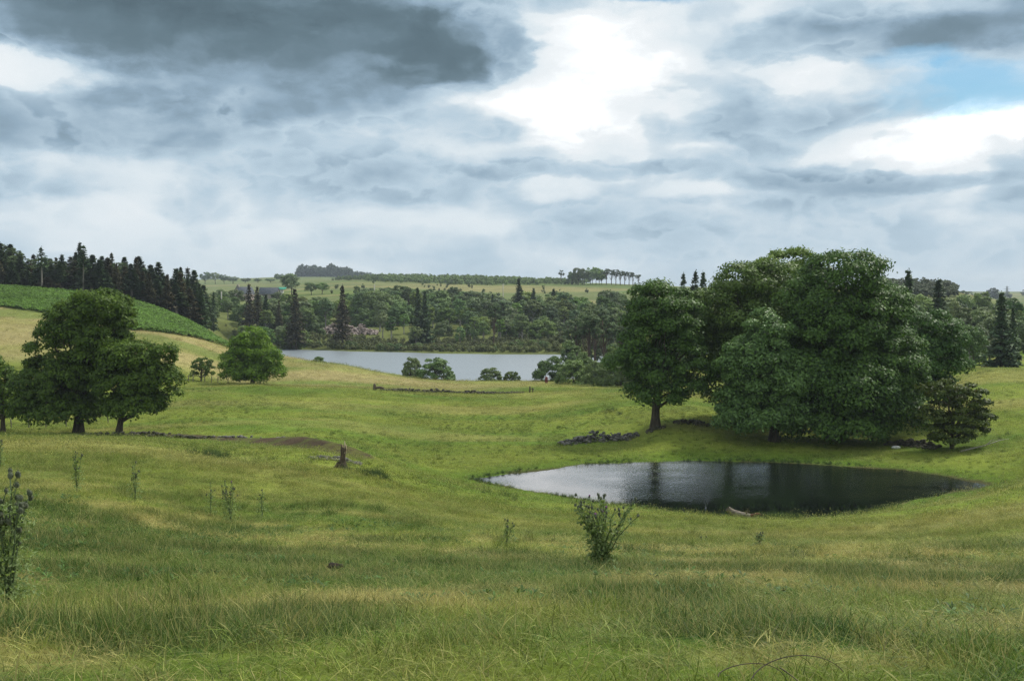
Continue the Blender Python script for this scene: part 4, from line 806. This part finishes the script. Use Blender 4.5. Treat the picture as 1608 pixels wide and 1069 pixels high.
# lattice pylon
def pylon():
    b = spot(1581, 1500); H = at(1581, 449, 1500)[2] - b[2]; root = link('electricity_pylon', None, loc=b, label='grey lattice pylon on the far skyline at the right', cat='pylon'); m = rough_mat('galvanised_steel', (.16, .17, .18), (.24, .25, .26), 2); g = Geo(); w = H * .11
    lv = np.linspace(0, 1, 8)
    for sx, sy in ((-1, -1), (1, -1), (1, 1), (-1, 1)): g.tube([(sx * w * (1 - .88 * t), sy * w * (1 - .88 * t), H * t) for t in lv], [.22] * 8, 4)
    for a, c in zip(lv[:-1], lv[1:]):
        for s in (-1, 1):
            g.tube([(-s * w * (1 - .88 * a), -w * (1 - .88 * a), H * a), (s * w * (1 - .88 * c), -w * (1 - .88 * c), H * c)], [.14, .14], 4, cap=False); g.tube([(-s * w * (1 - .88 * a), w * (1 - .88 * a), H * a), (s * w * (1 - .88 * c), w * (1 - .88 * c), H * c)], [.14, .14], 4, cap=False)
    link('tower', g.mesh('tower', m), root)
    for t, s in ((.62, .24), (.76, .30), (.9, .2)): g = Geo(); g.tube([(-H * s, 0, H * t), (0, 0, H * (t + .02)), (H * s, 0, H * t)], [.1, .35, .1], 5); link('crossarm', g.mesh('crossarm', m), root)
pylon()
# farm steading
SLATE = rough_mat('slate_roof', (.06, .07, .085), (.13, .14, .16), 1.2); RUBBLE = rough_mat('rubble_wall', (.16, .14, .12), (.34, .30, .26), 1.4); GABLE = rough_mat('pinkish_gable', (.42, .33, .29), (.58, .48, .43), 1.4); DARKW = rough_mat('dark_opening', (.01, .01, .012), (.02, .02, .025), 1); GREENP = rough_mat('green_sheeting', (.03, .20, .13), (.05, .28, .19), 1)
def box(g, x0, x1, y0, y1, z0, z1): g.add([(x0, y0, z0), (x1, y0, z0), (x1, y1, z0), (x0, y1, z0), (x0, y0, z1), (x1, y0, z1), (x1, y1, z1), (x0, y1, z1)], [(0, 3, 2, 1), (4, 5, 6, 7), (0, 1, 5, 4), (1, 2, 6, 5), (2, 3, 7, 6), (3, 0, 4, 7)])
def house(label, px0, px1, d, eave, ridge, wid, wallm, windows, rot=0, chimney=False):
    b = spot((px0 + px1) / 2, d); L = (px1 - px0) * d / F / 2; root = link('farm_building', None, loc=b, label=label, cat='building'); root.rotation_euler = (0, 0, rot); w = wid / 2
    g = Geo(); g.add([(-L, -w, -2), (L, -w, -2), (L, w, -2), (-L, w, -2), (-L, -w, eave), (L, -w, eave), (L, w, eave), (-L, w, eave), (-L, 0, ridge), (L, 0, ridge)], [(0, 1, 5, 4), (2, 3, 7, 6), (0, 4, 7, 3), (1, 2, 6, 5)], [(4, 8, 7), (5, 6, 9)]); link('wall', g.mesh('wall', wallm), root)
    g = Geo(); o = .35; dz = (ridge - eave) / w * o; t = .18
    for s in (-1, 1): g.add([(-L - o, s * (w + o), eave - dz + .03), (L + o, s * (w + o), eave - dz + .03), (L + o, 0, ridge + .03), (-L - o, 0, ridge + .03), (-L - o, s * (w + o), eave - dz + t), (L + o, s * (w + o), eave - dz + t), (L + o, 0, ridge + t), (-L - o, 0, ridge + t)], [(0, 1, 2, 3), (4, 5, 6, 7), (0, 1, 5, 4), (1, 2, 6, 5), (3, 0, 4, 7)])
    rf = link('roof', g.mesh('roof', SLATE), root)
    if chimney: g = Geo(); box(g, -L + .2, -L + 1.1, -.5, .5, ridge - .5, ridge + 1.3); link('chimney', g.mesh('chimney', RUBBLE), rf)
    for x, z0, ww, hh, nm in windows: g = Geo(); box(g, x - ww / 2, x + ww / 2, -w - .04, -w + .1, z0, z0 + hh); link(nm, g.mesh(nm, DARKW), root)
house('stone farmhouse with a pinkish gable and dark slate roof, left of the spruce pair', 371, 396, 540, 3.4, 6.6, 6.5, GABLE, [(-1.5, .8, 1, 1.4, 'window'), (1.5, .8, 1, 1.4, 'window')], rot=.75, chimney=True)
house('long low stone barn with slate roof right of the spruce pair', 409, 437, 560, 2.6, 5.6, 7, RUBBLE, [(-2, .0, 1.6, 2.0, 'door'), (2.2, .8, 1, 1, 'window'), (3.4, .0, 1, 1.8, 'door')])
def shed():
    b = spot(442, 565); root = link('farm_shed', None, loc=b, label='little pale shed with a green roof at the end of the barn', cat='shed'); g = Geo(); box(g, -.9, .9, -1.5, 1.5, -1, 4.2); link('wall', g.mesh('wall', POLE), root); g = Geo(); g.add([(-2.4, -1.8, 4.3), (2.4, -1.8, 4.3), (2.4, 1.8, 5.4), (-2.4, 1.8, 5.4), (-2.4, -1.8, 4.5), (2.4, -1.8, 4.5), (2.4, 1.8, 5.6), (-2.4, 1.8, 5.6)], [(0, 3, 2, 1), (4, 5, 6, 7), (0, 1, 5, 4), (1, 2, 6, 5), (2, 3, 7, 6), (3, 0, 4, 7)]); link('roof', g.mesh('roof', GREENP), root)
shed()
# ------------------------------------------------------------------ thistles
TH_LEAF = leaf_mat('thistle_leaf', (.095, .14, .055), (.34, .43, .18), .4, .6, spec=.15); TH_STEM = rough_mat('thistle_stem', (.06, .09, .04), (.15, .19, .10), 8, bump=0); TH_HEAD = rough_mat('thistle_bud', (.06, .075, .045), (.17, .18, .12), 14, bump=.5); FLOWER = rough_mat('purple_floret', (.22, .04, .26), (.42, .10, .45), 12, bump=0)
def bud_mesh():
    g = Geo(); V, Fc = ICO[2]; g.add(V * [.019, .019, .026], None, Fc, .5); d = unit(40, RNG); d = d[d[:, 2] > -.6]; t = np.cross(d, [0, 0, 1.0]); t /= np.linalg.norm(t, axis=1)[:, None] + 1e-9
    for q, tt in zip(d, t): p = q * [.018, .018, .025]; g.add([p - tt * .003, p + tt * .003, p + q * .016 + [0, 0, .003]], None, [(0, 1, 2)])
    return g.mesh('flower_head', TH_HEAD)
def floret_mesh():
    g = Geo()
    for i in range(26): a = random.uniform(0, 6.28); q = random.uniform(0, .016); g.tube([(math.cos(a) * q * .5, math.sin(a) * q * .5, .018), (math.cos(a) * q * 1.3, math.sin(a) * q * 1.3, .044 - q * .4)], [.002, .0025], 3)
    return g.mesh('floret', FLOWER)
BUD, FLO = bud_mesh(), floret_mesh()
def thistle(label, px, d, ytop, nst, spread, heads, seed, flowers=1, leafy=1.0, lsz=.064):
    rng = np.random.default_rng(seed); b = spot(px, d); H = at(px, ytop, d)[2] - b[2]; root = link('thistle', None, loc=b, label=label, cat='thistle'); LC = []; LN = []; tips = []
    for i in range(nst):
        a = rng.uniform(0, 6.283); L = H * rng.uniform(.72, 1.0) if i else H; q = spread * rng.uniform(.25, 1.0) if i else .04; tip = np.array([math.cos(a) * q, math.sin(a) * q * .8, L - .03]); s = np.linspace(0, 1, 8)[:, None]
        path = s * tip * [1, 1, 0] * s ** .42 + np.array([0, 0, 1]) * s * tip[2] + rng.normal(0, .012, (8, 3)) * np.minimum(s * 3, 1); g = Geo(); g.tube(path, np.linspace(.013, .005, 8), 5); tips.append(tip)
        for j in range(heads):                                        # short side shoots, each with a head
            u = rng.uniform(.58, .95); p = np.array([np.interp(u, s[:, 0], path[:, k]) for k in range(3)]); e = p + np.array([rng.normal(0, .07), rng.normal(0, .07), rng.uniform(.05, .16)]); e[2] = min(e[2], H - .01); g.tube([p, (p + e) / 2 + rng.normal(0, .012, 3), e], [.006, .005, .004], 4); tips.append(e)
        link('stem', g.mesh('stem', TH_STEM), root)
        for u in np.linspace(.06, .92, int(15 * leafy)):
            p = np.array([np.interp(u, s[:, 0], path[:, k]) for k in range(3)]); aa = rng.uniform(0, 6.283); Ll = (.30 * (1 - u) + .06) * rng.uniform(.6, 1.15); m = 7
            for w in range(m):
                f = (w + .5) / m; c = p + np.array([math.cos(aa), math.sin(aa), 0]) * Ll * f + np.array([0, 0, Ll * (.45 * f - .5 * f * f)]); side = rng.normal(0, .25 * Ll * (1 - f * .6)); LC.append(c + np.array([-math.sin(aa), math.cos(aa), 0]) * side); LN.append(np.array([math.cos(aa) * .2, math.sin(aa) * .2, .8]) + rng.normal(0, .45, 3))
    V, Q, A = leaves(np.array(LC), np.array(LN), lsz, rng, .5, .3); link('foliage', mk_mesh('foliage', V, Q, {'rnd': A}, TH_LEAF), root)
    for i, e in enumerate(tips):
        o = link('flower_head', BUD, root); o.location = e; sc = rng.uniform(.85, 1.35); o.scale = (sc, sc, sc); o.rotation_euler = (rng.normal(0, .25), rng.normal(0, .25), rng.uniform(0, 6))
        if i % max(1, len(tips) // max(1, flowers)) == 1 and flowers: link('floret', FLO, o)
thistle('big bushy thistle with purple flowers in front of the pond', 945, 18.6, 775, 18, .8, 2, 501, 4, 1.5)
thistle('tall dark thistle cut by the left edge of the picture', 14, 9.4, 742, 9, .36, 4, 502, 0, 1.6, .042)
thistle('tall narrow thistle near the left edge, farther up the slope', 121, 34, 708, 4, .22, 3, 503, 0, 1.1)
thistle('slender pale thistle between the narrow one and the dark purple-flowered one', 212, 33, 724, 4, .24, 2, 504, 0, .8)
thistle('dark thistle with one purple flower in the left foreground slope', 363, 33, 755, 5, .30, 4, 505, 1, 1.2)
thistle('small thistle just left of the dark one with the purple flower', 331, 34, 757, 2, .1, 2, 506, 0, .8)
thistle('faint thin thistle right of the dark one with the purple flower', 412, 35, 768, 2, .12, 2, 507, 0, .8)
thistle('small thistle in the grass between log and foreground', 1193, 33, 836, 3, .12, 2, 508, 0, 1.0)
thistle('low faded thistle in the grass left of the pond log', 1103, 38, 842, 2, .14, 1, 509, 0, 1.0)
thistle('thistle tip at the left edge level with the dyke', 1, 44, 682, 3, .2, 3, 510, 0, 1.0)
thistle('small upright thistle left of the big bushy one', 795, 27, 815, 3, .25, 1, 511, 0, 1.0)
# bramble shoot arching over the grass at the lower right
def bramble():
    b = spot(1215, 4.4); root = link('bramble_shoot', None, loc=b, label='thin dark bare shoot arching through the grass at the bottom right', cat='bramble')
    for pts in ([(1128, 5.3, 1062), (1150, 5.4, 1046), (1200, 5.5, 1042), (1236, 5.6, 1070)], [(1180, 5.4, 1066), (1205, 5.5, 1042), (1250, 5.6, 1027), (1290, 5.7, 1034), (1325, 5.8, 1054)], [(1225, 5.5, 1048), (1245, 5.4, 1062), (1262, 5.3, 1078)]):
        P = np.array([at(a, c, d - 1.25) for a, d, c in pts]) - b; s = np.linspace(0, 1, 16); q = np.linspace(0, 1, len(P)); co = np.polyfit(q, P, 3); path = np.stack([np.polyval(co[:, i], s) for i in range(3)], 1); g = Geo(); g.tube(path, np.linspace(.0024, .0013, 16), 5); link('stem', g.mesh('stem', rough_mat('bramble_bark', (.03, .022, .02), (.08, .06, .05), 9, bump=0)), root)
bramble()
# rush tufts
RUSH = tint_mat('rush_blade', .15, (.6, 1.3)); RS = [grass_clump('rush', RUSH, 70, .22, (.35, .7), .012, 2, 700 + i, bend=.25) for i in range(3)]
pts = []
for a, d, n, wpx, wd in [(585, 61, 40, 28, 1.2), (1235, 67, 46, 30, 1.0), (1215, 66, 20, 26, .6), (780, 70, 6, 40, 3), (330, 62, 30, 30, 2), (960, 128, 12, 22, 3), (975, 122, 4, 3, .5), (1550, 100, 16, 30, 3)]:
    for i in range(n): pts.append(((a + RNG.normal(0, wpx * .5) - CX) / F * d, d + RNG.normal(0, wd * .5)))
rx = RNG.uniform(*np.stack([POND.min(0) - 1, POND.max(0) + 1])[:, 0], 30000); ry = RNG.uniform(*np.stack([POND.min(0) - 1, POND.max(0) + 1])[:, 1], 30000); q = poly_sd(rx, ry, POND)
k = (q > .1) & (q < .9) & (fbm(rx, ry, 4, 3, 77) > .5); pts += list(zip(rx[k], ry[k]))[:420]; nrim = min(420, int(k.sum()))
x, y = np.array(pts).T; k = poly_sd(x, y, POND) > .1; rim = (np.arange(len(x)) >= len(x) - nrim)[k]; x, y = x[k], y[k]; s = RNG.uniform(.6, 1.1, len(x)) * np.where(rim, .55, 1)
scatter('rush_tufts', 'dark green rush tufts by the stump, the pond and the log', x, y, ground(x, y), RNG.integers(0, 3, len(x)), np.column_stack([s, s, s]), np.array([.07, .115, .03]) * RNG.uniform(.8, 1.3, (len(x), 1)), RS, 'rushes')

# broad-leaved weeds in the near grass, coarse tussocks over the fields
def rosette(name, seed):
    rng = np.random.default_rng(seed); g = Geo()
    for i in range(11):
        a = rng.uniform(0, 6.283); L = rng.uniform(.10, .24); w = L * rng.uniform(.16, .26); d = np.array([math.cos(a), math.sin(a), 0]); sd = np.array([-d[1], d[0], 0]); up = rng.uniform(.3, 1.1); V = []
        for u, k in ((0, .25), (.3, .9), (.65, 1.0), (.9, .5), (1, .05)):
            c = d * L * u + np.array([0, 0, L * (up * u - .55 * up * u * u)]); V += [c - sd * w * k * .5 + [0, 0, w * k * .12], c, c + sd * w * k * .5 + [0, 0, w * k * .12]]
        q = [(3 * s + t, 3 * s + t + 1, 3 * s + t + 4, 3 * s + t + 3) for s in range(4) for t in (0, 1)]; g.add(V, q)
    return g.mesh(name, WEED)
WEED = tint_mat('weed_leaf', .2, (.7, 1.4)); WS = [rosette('rosette', 800 + i) for i in range(4)]
x, y = wedge(5200, 8, 34, .55); k = fbm(x, y, 2.2, 3, 23) > .56; x, y = x[k], y[k]; s = RNG.uniform(.28, .6, len(x))
scatter('meadow_weeds', 'broad-leaved weeds among the foreground grass', x, y, ground(x, y) + .05, RNG.integers(0, 4, len(x)), np.column_stack([s, s, s]), np.array([.06, .125, .022]) * RNG.uniform(.7, 1.5, (len(x), 1)), WS, 'weeds')
x, y = wedge(9000, 26, 175, .5); k = (fbm(x, y, 11, 4, 29) > .56) & (poly_sd(x, y, POND) > 1.2) & (poly_sd(x, y, LOCH) > 4); x, y = x[k], y[k]; s = RNG.uniform(.35, .8, len(x)); c, h, dm, fm = land(x, y)
scatter('pasture_tussocks', 'coarse grass tussocks scattered over the pasture', x, y, ground(x, y) - .02, RNG.integers(0, 3, len(x)), np.column_stack([s * 1.5, s * 1.5, s * .7 * np.maximum(h, .2)]), mixc(c, C_GREEN, np.full(len(x), .35)) * RNG.uniform(.55, 1.1, (len(x), 1)), RS, 'tussocks')

# ------------------------------------------------------------------ air
def haze():
    g = Geo(); box(g, -7000, 7000, -3000, 7000, -160, 75); m, t, out = mat_new('haze'); v = t.new('ShaderNodeVolumePrincipled'); v.inputs['Color'].default_value = (.80, .90, 1, 1); v.inputs['Density'].default_value = .00014; v.inputs['Anisotropy'].default_value = .0
    t.l.new(v.outputs[0], out.inputs['Volume']); link('haze', g.mesh('haze', m), kind='stuff', label='thin pale blue air over the valley')
haze()
